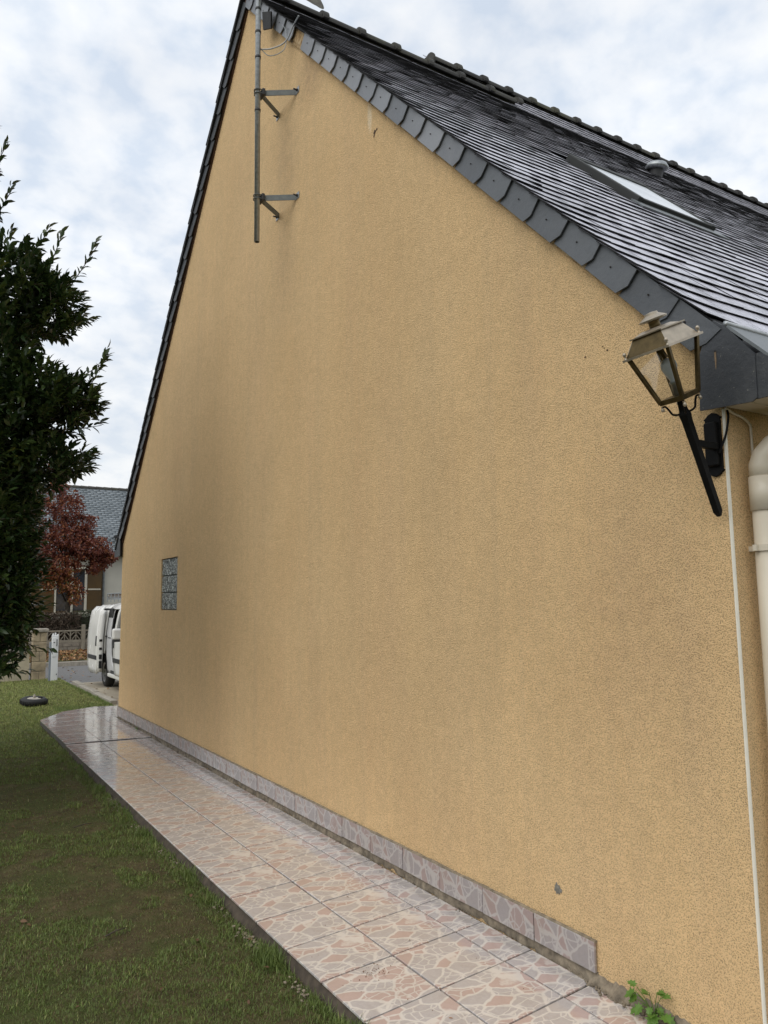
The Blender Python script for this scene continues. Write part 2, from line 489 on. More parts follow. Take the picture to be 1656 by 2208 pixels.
def mat_thin_glass():
    # single pane: sees through with a faint reflection
    b = MatB('lantern_glass')
    n, l = b.n, b.l
    tr = n.new('ShaderNodeBsdfTransparent'); tr.inputs[0].default_value = (.90, .90, .88, 1)
    gl = n.new('ShaderNodeBsdfGlossy'); gl.inputs['Roughness'].default_value = .04
    fr = n.new('ShaderNodeFresnel'); fr.inputs[0].default_value = 1.35
    ml = n.new('ShaderNodeMath'); ml.operation = 'MULTIPLY'; ml.inputs[1].default_value = .12; l.new(fr.outputs[0], ml.inputs[0])
    mx = n.new('ShaderNodeMixShader'); l.new(ml.outputs[0], mx.inputs[0]); l.new(tr.outputs[0], mx.inputs[1]); l.new(gl.outputs[0], mx.inputs[2])
    l.new(mx.outputs[0], n['Material Output'].inputs[0])
    return b.m
M_LGLASS = mat_thin_glass()
M_BULB = simple('bulb_glass', (.42, .45, .47, 1), .12, 0, .1, 10)
def mat_gblock():
    b = MatB('pressed_glass_block', .25, spec=.5)
    v = b.vor(26, 'F1', vec=b.scaled((1, 1.3, .7))); n = b.noise(22, 2, .5, dist=2.2)
    b.color(b.ramp(n, [(.40, (.03, .042, .042, 1)), (.53, (.075, .095, .092, 1)), (.58, (.66, .71, .68, 1))]))
    b.bump(n, 1.0, .03)
    return b.m
M_GBLOCK = mat_gblock()

def mat_asphalt():
    b = MatB('asphalt', .7)
    b.color(b.ramp(b.noise(70, 3, .8), [(.3, (.085, .083, .080, 1)), (.6, (.165, .160, .155, 1)), (.75, (.30, .295, .285, 1))]))
    b.bump(b.noise(120, 2), .5, .01)
    return b.m
M_ASPHALT = mat_asphalt()
def mat_drive():
    b = MatB('driveway_slab', .85)
    c = b.ramp(b.noise(.9, 4, .6), [(.35, (.20, .165, .12, 1)), (.65, (.42, .37, .28, 1))])
    c = b.mix(b.mr(b.noise(12, 4, .7), .55, .8, 0, .5), c, (.14, .11, .07, 1))
    b.color(c); b.bump(b.noise(30, 3), .4, .01)
    return b.m
M_DRIVE = mat_drive()
def mat_soil():
    b = MatB('lawn_thatch', .97, spec=.15)
    c = b.ramp(b.noise(7, 6, .75), [(.3, (.06, .05, .028, 1)), (.55, (.12, .10, .05, 1)), (.75, (.19, .155, .085, 1))])
    c = b.mix(b.mr(b.noise(2.2, 4, .7), .42, .6, 0, .7), c, (.075, .10, .030, 1))
    b.color(c); b.bump(b.noise(40, 5, .8), .9, .03)
    return b.m
M_SOIL = mat_soil()
def mat_leaf(name, stops, rough=.4, trans=.25, spec=.5):
    b = MatB(name, rough, spec=spec)
    a = b.node('ShaderNodeAttribute', attribute_name='rnd')
    b.l.new(b.ramp(a.outputs['Fac'], stops), b.b.inputs['Base Color'])
    n, l = b.n, b.l
    td = n.new('ShaderNodeBsdfTranslucent'); l.new(b.b.inputs['Base Color'].links[0].from_socket, td.inputs[0])
    mx = n.new('ShaderNodeMixShader'); mx.inputs[0].default_value = trans
    l.new(b.b.outputs[0], mx.inputs[1]); l.new(td.outputs[0], mx.inputs[2]); l.new(mx.outputs[0], n['Material Output'].inputs[0])
    return b.m
M_GRASS = mat_leaf('grass_blade', [(0, (.12, .085, .045, 1)), (.2, (.17, .14, .06, 1)), (.30, (.10, .14, .036, 1)), (.7, (.175, .24, .062, 1)), (.93, (.36, .39, .13, 1)), (1, (.38, .36, .18, 1))], .5, .25, .35)
M_LAUREL = mat_leaf('laurel_leaf', [(0, (.016, .034, .012, 1)), (.5, (.036, .066, .020, 1)), (.85, (.080, .115, .030, 1)), (1, (.16, .18, .045, 1))], .30, .08, .45)
M_MAPLE = mat_leaf('autumn_leaf', [(0, (.10, .030, .024, 1)), (.35, (.20, .058, .040, 1)), (.50, (.30, .11, .05, 1)), (.75, (.32, .12, .03, 1)), (.88, (.20, .14, .03, 1)), (1, (.07, .09, .02, 1))], .5, .35)
M_HEDGE = mat_leaf('brown_hedge', [(0, (.055, .038, .026, 1)), (.6, (.10, .072, .05, 1)), (1, (.15, .115, .08, 1))], .8, .1)
M_HEDGEG = mat_leaf('green_hedge', [(0, (.012, .022, .008, 1)), (1, (.04, .06, .02, 1))], .6, .1)
M_DEADLEAF = mat_leaf('fallen_leaf', [(0, (.10, .05, .025, 1)), (.25, (.16, .09, .045, 1)), (.5, (.30, .13, .04, 1)), (.8, (.45, .26, .12, 1)), (1, (.10, .12, .03, 1))], .7, .1)
M_WEED = mat_leaf('weed_leaf', [(0, (.13, .25, .04, 1)), (1, (.24, .38, .09, 1))], .45, .3)
M_BARK = simple('bark', (.06, .048, .036, 1), .95, 0, .4, 20, .01)
M_STONE = simple('cut_stone', (.36, .29, .19, 1), .92, 0, .35, 5, .01)
M_STONEF = simple('precast_concrete', (.22, .19, .15, 1), .92, 0, .3, 6, .01)

# ------------------------------------------------------------------ ground, lawn, road
GZ = -0.12
L = 10.399
def gsheet(name, xy, z, mat, label=None):
    m = MB(); m.add([(x, y, z) for x, y in xy], [tuple(range(len(xy)))])
    return tag(m.build(name, mat), kind='structure')
gsheet('ground', [(-400, -400), (400, -400), (400, 600), (-400, 600)], -0.45, M_SOIL)
# lawn: gently uneven sheet
def lawn_z(x, y):
    return GZ + .022 * (pnoise(x * 1.1, y * .9, 3) - .5) + .012 * (pnoise(x * 4, y * 4, 5) - .5) + .010 * (pnoise(x * 11, y * 11, 15) - .5)
def grid_sheet(name, x0, x1, y0, y1, nx, ny, zf, mat):
    X, Y = np.meshgrid(np.linspace(x0, x1, nx), np.linspace(y0, y1, ny))
    Z = zf(X, Y); V = np.stack([X, Y, Z], -1).reshape(-1, 3)
    i = np.arange((nx - 1) * (ny - 1)); r, c = i // (nx - 1), i % (nx - 1); a = r * nx + c
    return tag(nmesh(name, V, np.stack([a, a + 1, a + nx + 1, a + nx], 1), mat, smooth=True), kind='structure')
grid_sheet('lawn', -14, 0.38, -9, 18.6, 260, 420, lawn_z, M_SOIL)
gsheet('driveway', [(.42, 10.5), (9, 10.5), (9, 17.25), (.42, 17.25)], -0.135, M_DRIVE)
gsheet('road', [(-60, 17.0), (60, 17.0), (60, 22.75), (-60, 22.75)], -0.150, M_ASPHALT)
m = MB(); m.box((-60, 22.75, -.3), (60, 22.93, -.02)); tag(m.build('far_kerb', M_CONC, bevel=.015), kind='structure')
grid_sheet('roadside_verge', -30, 30, 22.93, 27.7, 60, 12, lambda x, y: -.03 + .03 * pnoise(x, y, 8) + (y - 22.9) * .006, M_SOIL)
grid_sheet('far_garden', -60, 60, 27.95, 80, 20, 20, lambda x, y: 0 * x + .05, M_SOIL)
# garden edging along the drive, ending in a block
ed = empty('drive_edging', (.42, 14.5, GZ)); tag(ed, kind='structure')
m = MB()
for k in range(5):
    y0 = 12.72 + k * .86
    m2 = MB(); m2.box((.375 + .012 * k, y0, -.4), (.50 + .012 * k, y0 + .845, -.055 - .012 * (k % 2)))
    m2.build('edging_stone', M_CONC, ed, bevel=.012)
# paving at the far corner of the house
pv = []
for i in range(3):
    for j in range(6):
        x0 = .02 + i * .36; y0 = 10.6 + j * .33 + .08 * (i % 2)
        m2 = MB(); m2.box((x0 if i else .02, y0, -.2), (x0 + .345, y0 + .318, -.118 + random.uniform(-.004, .004)))
        pv.append(m2)
pvr = empty('corner_paving', (.5, 11.5, GZ)); tag(pvr, kind='structure')
for m2 in pv: m2.build('paving_stone', M_DRIVE, pvr, bevel=.006)

# ------------------------------------------------------------------ tiled path
XE, X1, X2, PZ = -1.040, -.627, -.2105, -.05
path = empty('path', (-.5, 5, PZ)); tag(path, kind='structure')
m = MB()
m.prism([(XE + .012, -6, PZ - .012), (-.005, -6, PZ - .012), (-.005, 8.40, PZ - .012), (XE + .012, 8.56, PZ - .012)], (0, 0, -.35))
m.build('path_bed', M_GROUT, path)
m = MB()
n_ = 120
# rough concrete side of the bed
Vs = []; 
for i in range(n_ + 1):
    y = -6 + 14.56 * i / n_
    Vs.append((XE + .004 + .008 * random.random(), y, PZ - .011)); Vs.append((XE - .004 - .018 * random.random(), y, PZ - .05)); Vs.append((XE - .012 - .035 * random.random(), y, PZ - .14))
Fs = []
for i in range(n_):
    for k in range(2): Fs.append((i*3+k, i*3+k+1, i*3+k+4, i*3+k+3))
m.add(Vs, Fs); m.build('path_edge', M_SLABSIDE, path, smooth=True)
# far slab, a step higher
RZ = .009
FAR = [(XE + .01, 8.575), (-.002, 8.42), (.30, 8.42), (.30, 11.80), (-.05, 11.95), (-.64, 11.60), (XE + .01, 10.86)]
FAR = [(XE + .01, 8.575), (-.002, 8.42), (-.002, L + .03), (.38, L + .03), (.38, 11.76), (-.05, 11.95), (-.64, 11.60), (XE + .01, 10.86)]
m = MB(); m.prism([(x, y, PZ + RZ - .012) for x, y in FAR], (0, 0, -.3)); m.build('path_bed', M_GROUT, path)

def clip(poly, a, b, c):
    """keep a*x+b*y<=c"""
    out = []
    for i in range(len(poly)):
        p, q = poly[i], poly[(i + 1) % len(poly)]
        dp, dq = a*p[0]+b*p[1]-c, a*q[0]+b*q[1]-c
        if dp <= 0: out.append(p)
        if dp * dq < 0:
            t = dp / (dp - dq); out.append((p[0] + (q[0]-p[0]) * t, p[1] + (q[1]-p[1]) * t))
    return out
def inset(poly, d):
    n = len(poly); cx = sum(p[0] for p in poly) / n; cy = sum(p[1] for p in poly) / n
    o = []
    for x, y in poly:
        r = math.hypot(x - cx, y - cy); k = max(0, 1 - d * 1.35 / max(r, 1e-6)); o.append((cx + (x - cx) * k, cy + (y - cy) * k))
    return o
def tile_mesh(poly, z, cx, cy, h=.010):
    """polygon tile with a small chamfer, coordinates local to (cx,cy)"""
    a = inset(poly, .0025); n = len(poly)
    vs = [(x - cx, y - cy, -h) for x, y in poly] + [(x - cx, y - cy, -.0018) for x, y in poly] + [(x - cx, y - cy, 0) for x, y in a]
    fs = [(i, (i+1) % n, n + (i+1) % n, n + i) for i in range(n)] + [(n+i, n + (i+1) % n, 2*n + (i+1) % n, 2*n + i) for i in range(n)]
    fs.append(tuple(range(2*n, 3*n)))
    me = bpy.data.meshes.new('tile'); me.from_pydata(vs, [], fs); me.materials.append(M_TILE); me.update()
    return me
cols = [(XE, X1 - .0046), (X1 + .0046, X2 - .0046), (X2 + .0046, -.022)]
shared = {}
g = .0056
for ci, (xa, xb) in enumerate(cols):
    for k in range(-14, 23):
        ys = lambda x, kk=k: 3.127 + (x - X1) * .10 + kk * .393 - 3.93 * 0
        cy = 3.127 + k * .393 + (0.5 * (xa + xb) - X1) * .10 + .196
        if cy < -3.2 or cy > 8.9: continue
        cx = (xa + xb) / 2
        poly = [(xa, ys(xa) + g), (xb, ys(xb) + g), (xb, ys(xb) + .393 - g), (xa, ys(xa) + .393 - g)]
        c2 = clip(poly, .154, 1.0, .154 * -.94 + 8.535)
        full = len(c2) == 4 and all(abs(p[1] - q[1]) < 1e-6 for p, q in zip(poly, c2))
        if len(c2) < 3: continue
        if full:
            if ci not in shared: shared[ci] = tile_mesh(poly, 0, cx, cy)
            me = shared[ci]
        else: me = tile_mesh(c2, 0, cx, cy)
        o = bpy.data.objects.new('tile', me); COL.objects.link(o); o.location = (cx, cy, PZ + random.uniform(-.0012, .0012))
        o.rotation_euler = (random.gauss(0, .0022), random.gauss(0, .0022), random.choice((0, 0)))
        setpar(o, path)
for ci, (xa, xb) in enumerate([(XE, X1 - .003), (X1 + .003, X2 - .003), (X2 + .003, .14)] + [(.146, .38)]):
    for k in range(9):
        y0 = 8.40 + k * .415; cx = (xa + xb) / 2; cy = y0 + .2
        poly = [(xa, y0 + g), (xb, y0 + g), (xb, y0 + .415 - g), (xa, y0 + .415 - g)]
        poly = clip(poly, -.154, -1.0, -(.154 * -.94 + 8.57))
        for a_, b_, c_ in ((-.75, .41, .41 * 10.86 + .75 * 1.03), (-.35, .59, .59 * 11.60 + .35 * .64), (.19, .43, .43 * 11.95 - .19 * .05)):
            if len(poly) >= 3: poly = clip(poly, a_, b_, c_)
        if ci == 2 and len(poly) >= 3 and cy < L + .1:
            poly = clip(poly, 1, 0, -.022)
        if ci == 3 and cy < L + .15: continue
        if len(poly) < 3: continue
        me = tile_mesh(poly, 0, cx, cy)
        o = bpy.data.objects.new('tile', me); COL.objects.link(o); o.location = (cx, cy, PZ + RZ + .004 + random.uniform(-.001, .001))
        o.rotation_euler = (random.gauss(0, .003), random.gauss(0, .003), 0)
        setpar(o, path)

# ------------------------------------------------------------------ the house
house = empty('house', (4, 5, -.15))
tag(house, 'house with tall ochre rendered gable, steep slate roof and tiled skirting along its base', 'house')
ZE, ZA, AL = 2.5953, 7.9961, 0.80439
CA, SA = math.cos(AL), math.sin(AL)
HX = 12.5     # house length away from the gable
# gable wall with an opening for the glass blocks
GB = (7.44, 8.16, 1.60, 2.26)   # y0,y1,z0,z1 (world)
def gbwall():
    m = MB(); o = [(0, -.6), (L, -.6), (L, ZE), (L / 2, ZA), (0, ZE)]
    bm = bmesh.new()
    ov = [bm.verts.new((0, y, z)) for y, z in o]
    y0, y1, z0, z1 = GB
    iv = [bm.verts.new((0, y, z)) for y, z in ((y0, z0), (y1, z0), (y1, z1), (y0, z1))]
    oe = [bm.edges.new((ov[i], ov[(i + 1) % 5])) for i in range(5)]
    ie = [bm.edges.new((iv[i], iv[(i + 1) % 4])) for i in range(4)]
    bmesh.ops.triangle_fill(bm, use_beauty=True, edges=oe + ie)
    ivd = [bm.verts.new((.06, v.co.y, v.co.z)) for v in iv]
    for i in range(4): bm.faces.new((iv[i], iv[(i+1) % 4], ivd[(i+1) % 4], ivd[i]))
    me = bpy.data.meshes.new('wall'); bm.to_mesh(me); bm.free(); me.materials.append(M_RENDER)
    o = bpy.data.objects.new('wall', me); COL.objects.link(o); setpar(o, house)
    return o
wall = gbwall()
m = MB()
m.add([(0, 0, -.6), (HX, 0, -.6), (HX, 0, 2.45), (0, 0, 2.45)], [(0, 1, 2, 3)])
m.add([(0, L, -.6), (HX, L, -.6), (HX, L, 2.45), (0, L, 2.45)], [(0, 1, 2, 3)])
m.add([(HX, 0, -.6), (HX, L, -.6), (HX, L, ZE), (HX, L/2, ZA), (HX, 0, ZE)], [(0, 1, 2, 3, 4)])
m.build('side_wall', M_RENDER, house)

# skirting tiles
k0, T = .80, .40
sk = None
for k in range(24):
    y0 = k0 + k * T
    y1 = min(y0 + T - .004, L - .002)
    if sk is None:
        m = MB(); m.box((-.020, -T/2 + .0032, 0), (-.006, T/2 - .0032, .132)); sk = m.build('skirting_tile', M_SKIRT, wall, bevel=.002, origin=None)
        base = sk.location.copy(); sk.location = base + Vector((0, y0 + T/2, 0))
    else:
        c = clone(sk, wall, base + Vector((random.uniform(-.003, .001), y0 + T/2, random.uniform(-.004, .004))))
        c.rotation_euler = (random.gauss(0, .006), random.gauss(0, .012), 0)
# thin line of grey adhesive along the top of the skirting and rough mortar below it
def lumpy(name, y0, y1, x0, z0, z1, mat, parent, n=160, amp=.012):
    V = []; F = []
    for i in range(n + 1):
        y = y0 + (y1 - y0) * i / n
        a = pnoise(y * 22, 3.3, 1) - .5; b_ = pnoise(y * 60, 9.1, 2) - .5; c_ = pnoise(y * 9, 1.1, 6) - .5
        V += [(0.0, y, z1 + b_ * amp), (x0 * .55 + a * amp, y, z1 * .6 + z0 * .4 + b_ * amp), (x0 + a * amp * 2.2 + c_ * amp * 2.5, y, z0 + .001)]
    for i in range(n):
        for k in range(2): F.append((i*3+k, i*3+k+1, i*3+k+4, i*3+k+3))
    mm = MB(); mm.add(V, F); return mm.build(name, mat, parent)
lumpy('mortar_bed', .80, L, -.016, PZ - .006, .002, M_MORTAR, wall, 500, .010)
lumpy('mortar_bed', -.05, .83, -.030, PZ - .004, -.005, M_MORTAR, wall, 90, .022)
mm = MB()
for i in range(300):
    y = k0 + 9.58 * i / 300
    mm.box((-.017, y, .128), (.002, y + .0325, .136 + .005 * pnoise(y * 14, 0, 4)))
mm.build('adhesive_line', M_CRUMB, wall)
# white corner bead
m = MB(); m.box((-.004, -.004, -.6), (.0, .0035, 2.43)); m.box((-.004, -.0075, -.6), (.004, -.0035, 2.43)); m.build('corner_bead', M_BEAD, wall)
# small grey patch of cement knocked into the render, and pits
def patch(y, z, ry, rz, mat, seed=0, x=-.003, n=14):
    mm = MB(); r = random.Random(seed)
    pts = [(x, y + ry * math.cos(2*PI*i/n) * r.uniform(.55, 1.15), z + rz * math.sin(2*PI*i/n) * r.uniform(.55, 1.15)) for i in range(n)]
    vs = [(x - .003, y, z)] + pts + [(0.001, p[1] * 1.0, p[2]) for p in pts]
    fs = [(0, 1 + i, 1 + (i + 1) % n) for i in range(n)] + [(1+i, 1+n+i, 1+n+(i+1) % n, 1+(i+1) % n) for i in range(n)]
    mm.add(vs, fs); return mm
M_PATCH = simple('grey_cement', (.20, .19, .16, 1), .95, 0, .3, 80, .003)
M_PIT = simple('render_pit', (.09, .055, .03, 1), .95)
M_PALEPATCH = simple('limewash_smear', (.62, .50, .32, 1), .95, 0, .15, 120, .003)
patch(1.044, .288, .022, .030, M_PATCH, 3).build('cement_patch', M_PATCH, wall)
patch(1.022, .285, .012, .012, M_PATCH, 5).build('cement_patch', M_PATCH, wall)
mm = MB()
for (y, z, r) in ((.711, 2.851, .006), (.572, 2.845, .006), (.60, 2.87, .004), (.59, 2.86, .003), (2.65, 5.126, .022), (2.66, 5.10, .012), (2.62, 5.13, .012)):
    patch(y, z, r, r, M_PIT, int(y * 1000), -.0015, 9).build('render_pit', M_PIT, wall)

# glass blocks
win = empty('window', (0, 7.8, 1.6), house)
M_GBM = simple('block_mortar', (.22, .25, .24, 1), .8)
m = MB(); y0, y1, z0, z1 = GB; m.box((.034, y0, z0), (.058, y1, z1)); m.build('mortar_backing', M_GBM, win)
for r_ in range(3):
    for c_ in range(3):
        a = y0 + .008 + c_ * .237; b_ = z0 + .010 + r_ * .217
        mm = MB(); mm.box((.010, a, b_), (.034, a + .228, b_ + .205)); mm.build('glass_block', M_GBLOCK, win, bevel=.006)

# ------------------------------------------------------------------ roof
NOFF = .130
KX, KZ = 2.66, .0
YR1, YR2 = L / 2, L / 2 + .38
TN2 = 1.27
def roofz(x, y):
    """height of the slate surface on the near slope"""
    z = ZE + np.tan(AL) * np.minimum(y, YR1) + NOFF / CA
    z = z + np.where(y > YR1, (y - YR1) * TN2, 0)
    z = z + .016 * np.exp(-(x + .08) / .16)                 # slates tip up towards the verge
    z = z + .012 * (pnoise(x * .9, y * .9, 11) - .5)        # old roof, not quite flat
    return z
ZR1 = ZE + math.tan(AL) * YR1 + NOFF / CA
ZR2 = ZR1 + TN2 * (YR2 - YR1)
roof = empty('roof', (4, 5, 2.6), house)
# boarding under the slates, both slopes
m = MB()
m.add([(-.03, -.30, float(roofz(9, -.30)) - .035), (HX, -.30, float(roofz(9, -.30)) - .035), (HX, YR1, ZR1 - .04), (-.03, YR1, ZR1 - .04)], [(0, 1, 2, 3)])
m.add([(KX, YR1, ZR1 - .04), (HX, YR1, ZR1 - .04), (HX, YR2, ZR2 - .04), (KX, YR2, ZR2 - .04)], [(0, 1, 2, 3)])
m.add([(KX, YR1, ZR1 - .04), (KX, YR2, ZR2 - .04), (KX, YR2 + .3, ZR1 - .3)], [(0, 1, 2)])
m.add([(KX, YR2, ZR2 - .04), (HX, YR2, ZR2 - .04), (HX, L + .3, float(roofz(9, -.30)) - .035), (KX, L + .3, float(roofz(9, -.30)) - .035)], [(0, 1, 2, 3)])
m.add([(-.03, YR1, ZR1 - .04), (HX, YR1, ZR1 - .04), (HX, L + .3, float(roofz(9, -.30)) - .035), (-.03, L + .3, float(roofz(9, -.30)) - .035)], [(0, 1, 2, 3)])
m.build('roof_deck', M_SLATE_EDGE, roof)

EXPO, SW_, SLEN, STH = .158, .205, .30, .0050
XV = -.062      # roof overhang over the verge
sky_w = (1.85, 2.80, 2.65, 3.65)   # skylight x0,x1,s0,s1 along the slope
slates = []
ncourse = int((YR1 / CA) / EXPO) + 1
def place_slate(x0, w, s, jz, yaw, tw):
    """8 corners of one slate; s is the slope distance of its lower edge"""
    pts = []
    y_lo = s * CA; y_hi = (s + SLEN) * CA
    up = 0
    for (dx, ds, top) in ((0, 0, 0), (w, 0, 0), (w, SLEN, 0), (0, SLEN, 0), (0, 0, 1), (w, 0, 1), (w, SLEN, 1), (0, SLEN, 1)):
        ss = s + ds + (dx - w/2) * yaw; x = x0 + dx
        lift = (.0100 if ds == 0 else -.0085) + jz + tw * (dx - w/2) + (STH if top else 0)
        y = ss * CA; yy = y
        if ss > YR1 / CA:
            e_ = ss - YR1 / CA; y = YR1 + e_ * .618
        z = float(roofz(np.float64(x), np.float64(y)))
        pts.append((x, y - lift * SA, z + lift * CA))
    return pts
BF = [(0,3,2,1),(4,5,6,7),(0,1,5,4),(1,2,6,5),(2,3,7,6),(3,0,4,7)]
BM = [1, 0, 1, 1, 1, 1]
nsum = 0
S_START = .02
total_s = YR1 / CA
for ci in range(0, 60):
    s = S_START + ci * EXPO
    if s > total_s + .60: break
    if s > total_s - .02 and s < total_s + .60: xstart = KX
    elif s > total_s: break
    else: xstart = XV
    xmax = min(HX, 1.2 + s * 1.45 + 1.2)
    x = xstart - (SW_ / 2 if ci % 2 else 0) + random.uniform(-.004, .004)
    while x < xmax:
        x0, w = x + .0015, SW_ - .003
        x += SW_
        if x0 < xstart:
            w -= (xstart - x0); x0 = xstart + random.uniform(-.006, .006)
            if w < .03: continue
        if x0 + w > sky_w[0] - .02 and x0 < sky_w[1] + .02 and s + EXPO > sky_w[2] - .02 and s < sky_w[3] + .02: continue
        slates.append(place_slate(x0, w, s + random.gauss(0, .0022), abs(random.gauss(0, .0016)), random.gauss(0, .009), random.gauss(0, .010)))
cen = np.array([np.mean(p, 0) for p in slates])
dist = np.linalg.norm(cen - np.array(CP), axis=1)
order = np.argsort(dist)
near = set(order[:290].tolist())
V = []; F = []; MI = []; RN = []
for i, pts in enumerate(slates):
    if i in near:
        mm = MB(); mm.add(pts, BF); mm.mi = BM
        mm.build('slate', [M_SLATE, M_SLATE_EDGE], roof, origin=tuple(cen[i]))
    else:
        k = len(V); V += pts; F += [tuple(j + k for j in f) for f in BF]; MI += BM; RN += [random.random()] * 8
o = nmesh('slates', V, F, [M_SLATE, M_SLATE_EDGE], roof, {'rnd': RN}, midx=MI); tag(o, kind='stuff')
NOTCH = 25
# far slope: rows that show only along the verge
V = []; F = []; MI = []; RN = []
for ci in range(0, 47):
    s = -.32 + ci * EXPO
    if s > total_s - .05: break
    x = XV - .004 + random.uniform(-.005, .004)
    for q in range(3):
        jz = abs(random.gauss(0, .003))
        if ci == NOTCH + 1: jz += .02
        if ci == NOTCH and q == 0: continue
        pts = []
        for (dx, ds, top) in ((0, 0, 0), (SW_, 0, 0), (SW_, SLEN, 0), (0, SLEN, 0), (0, 0, 1), (SW_, 0, 1), (SW_, SLEN, 1), (0, SLEN, 1)):
            lift = (.022 if ds == 0 else -.010) + jz + (.012 if top else 0)
            y = (s + ds) * CA; z = ZE + math.tan(AL) * y + (NOFF + .0) / CA + .04 * math.exp(-(x + dx + .08) / .16)
            pts.append((x + dx, L - (y - lift * SA), z + lift * CA))
        k = len(V); V += pts; F += [tuple(j + k for j in f) for f in BF]; MI += BM; RN += [random.random()] * 8
        x += SW_
nmesh('far_slope_slates', V, F, [M_SLATE, M_SLATE_EDGE], roof, {'rnd': RN}, midx=MI)['kind'] = 'stuff'

# verge: board behind, slates hung on it
def rake_pt(side, s, n, x):
    """s up the slope from the eave corner, n normal to the rake; side 0 near, 1 far"""
    y = s * CA - n * SA; z = ZE + s * SA + n * CA
    return (x, y if side == 0 else L - y, z)
verge = empty('verge', (0, 5, 5), house)
SL = L / 2 / CA
for side in (0, 1):
    m = MB()
    m.prism([rake_pt(side, .05, .018, -.026), rake_pt(side, SL - .03, .018, -.026), rake_pt(side, SL + .10, .118, -.026), rake_pt(side, .05, .118, -.026)], (.024, 0, 0))
    m.build('bargeboard', M_OLDWOOD if side == 0 else M_BRWOOD, verge)
    m = MB()
    m.prism([rake_pt(side, .05, -.012, -.018), rake_pt(side, SL - .03, -.012, -.018), rake_pt(side, SL - .03, .016, -.018), rake_pt(side, .05, .016, -.018)], (.02, 0, 0))
    m.build('batten', M_BRWOOD if side else M_OLDWOOD, verge)
    step = .288
    k = 0; s = .335
    while s < SL - .02:
        w = min(step, SL - s) + .03
        gap = side == 0 and 5.36 < s < 5.66
        broken = side == 0 and 5.60 < s < 5.95
        if gap: s += step; k += 1; continue
        hi = .134; lo = -.002 + random.gauss(0, .002)
        c = .055 + random.gauss(0, .006)
        x_lo, x_hi = -.053 + random.gauss(0, .001), -.037
        a = [rake_pt(side, s, lo + c * .95, x_lo), rake_pt(side, s + c * .75, lo, x_lo + .001), rake_pt(side, s + w, lo, x_hi), rake_pt(side, s + w, hi, x_hi), rake_pt(side, s + random.gauss(0, .003), hi, x_lo)]
        mm = MB(); mm.prism(a, (.008, 0, 0))
        nx, nn = s + w * .5, .075
        p = Vector(rake_pt(side, nx, nn, -.0470)); mm.tube([p, p + Vector((-.0045, 0, 0))], .004, 8, 1)
        vm = M_VERGE_DK if side == 1 else (M_VERGE if k > 7 + random.choice((-2, 0, 1)) else M_VERGE_MID)  # near rake: reflected light painted as paler slates higher up
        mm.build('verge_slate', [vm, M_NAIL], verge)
        s += step; k += 1
# eave pieces of the verge
for side in (0, 1):
    f = (lambda y: y) if side == 0 else (lambda y: L - y)
    mm = MB(); x = -.055
    mm.prism([(x, f(.055), 2.655), (x, f(.066), 2.432), (x, f(-.158), 2.418), (x, f(-.180), 2.430), (x, f(-.182), 2.600), (x, f(-.068), 2.742), (x, f(-.02), 2.782), (x, f(.0), 2.775)], (.009, 0, 0))
    p = Vector((x, f(-.02), 2.655)); mm.tube([p, p + Vector((-.003, 0, 0))], .004, 8, 1)
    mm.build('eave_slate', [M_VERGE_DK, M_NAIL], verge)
    mm = MB(); x = -.050
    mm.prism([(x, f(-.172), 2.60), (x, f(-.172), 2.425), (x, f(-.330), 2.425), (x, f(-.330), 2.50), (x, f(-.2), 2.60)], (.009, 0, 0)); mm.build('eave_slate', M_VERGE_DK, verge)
    # first verge slate above the eave piece
    mm = MB(); lo, hi = .0, .136; x_lo = -.060
    s0 = .085
    mm.prism([rake_pt(side, s0, .06, x_lo), rake_pt(side, s0 + .045, lo, x_lo), rake_pt(side, .39, lo, -.042), rake_pt(side, .39, hi, -.042), rake_pt(side, s0 - .02, hi, x_lo)], (.006, 0, 0))
    p = Vector(rake_pt(side, .24, .075, -.0525)); mm.tube([p, p + Vector((-.0045, 0, 0))], .005, 8, 1)
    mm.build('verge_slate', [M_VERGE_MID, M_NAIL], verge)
# strip of lead-dark edge under the slates along the verge
m = MB(); m.prism([rake_pt(0, .02, .120, -.030), rake_pt(0, SL + .12, .120, -.030), rake_pt(0, SL + .12, .139, -.030), rake_pt(0, .02, .139, -.030)], (.07, 0, 0)); m.build('verge_batten', M_SLATE_EDGE, verge)
m = MB(); m.prism([rake_pt(1, -.2, .120, -.070), rake_pt(1, SL + .12, .120, -.070), rake_pt(1, SL + .12, .158, -.070), rake_pt(1, -.2, .158, -.070)], (.07, 0, 0)); m.build('verge_batten', M_SLATE_EDGE, verge)

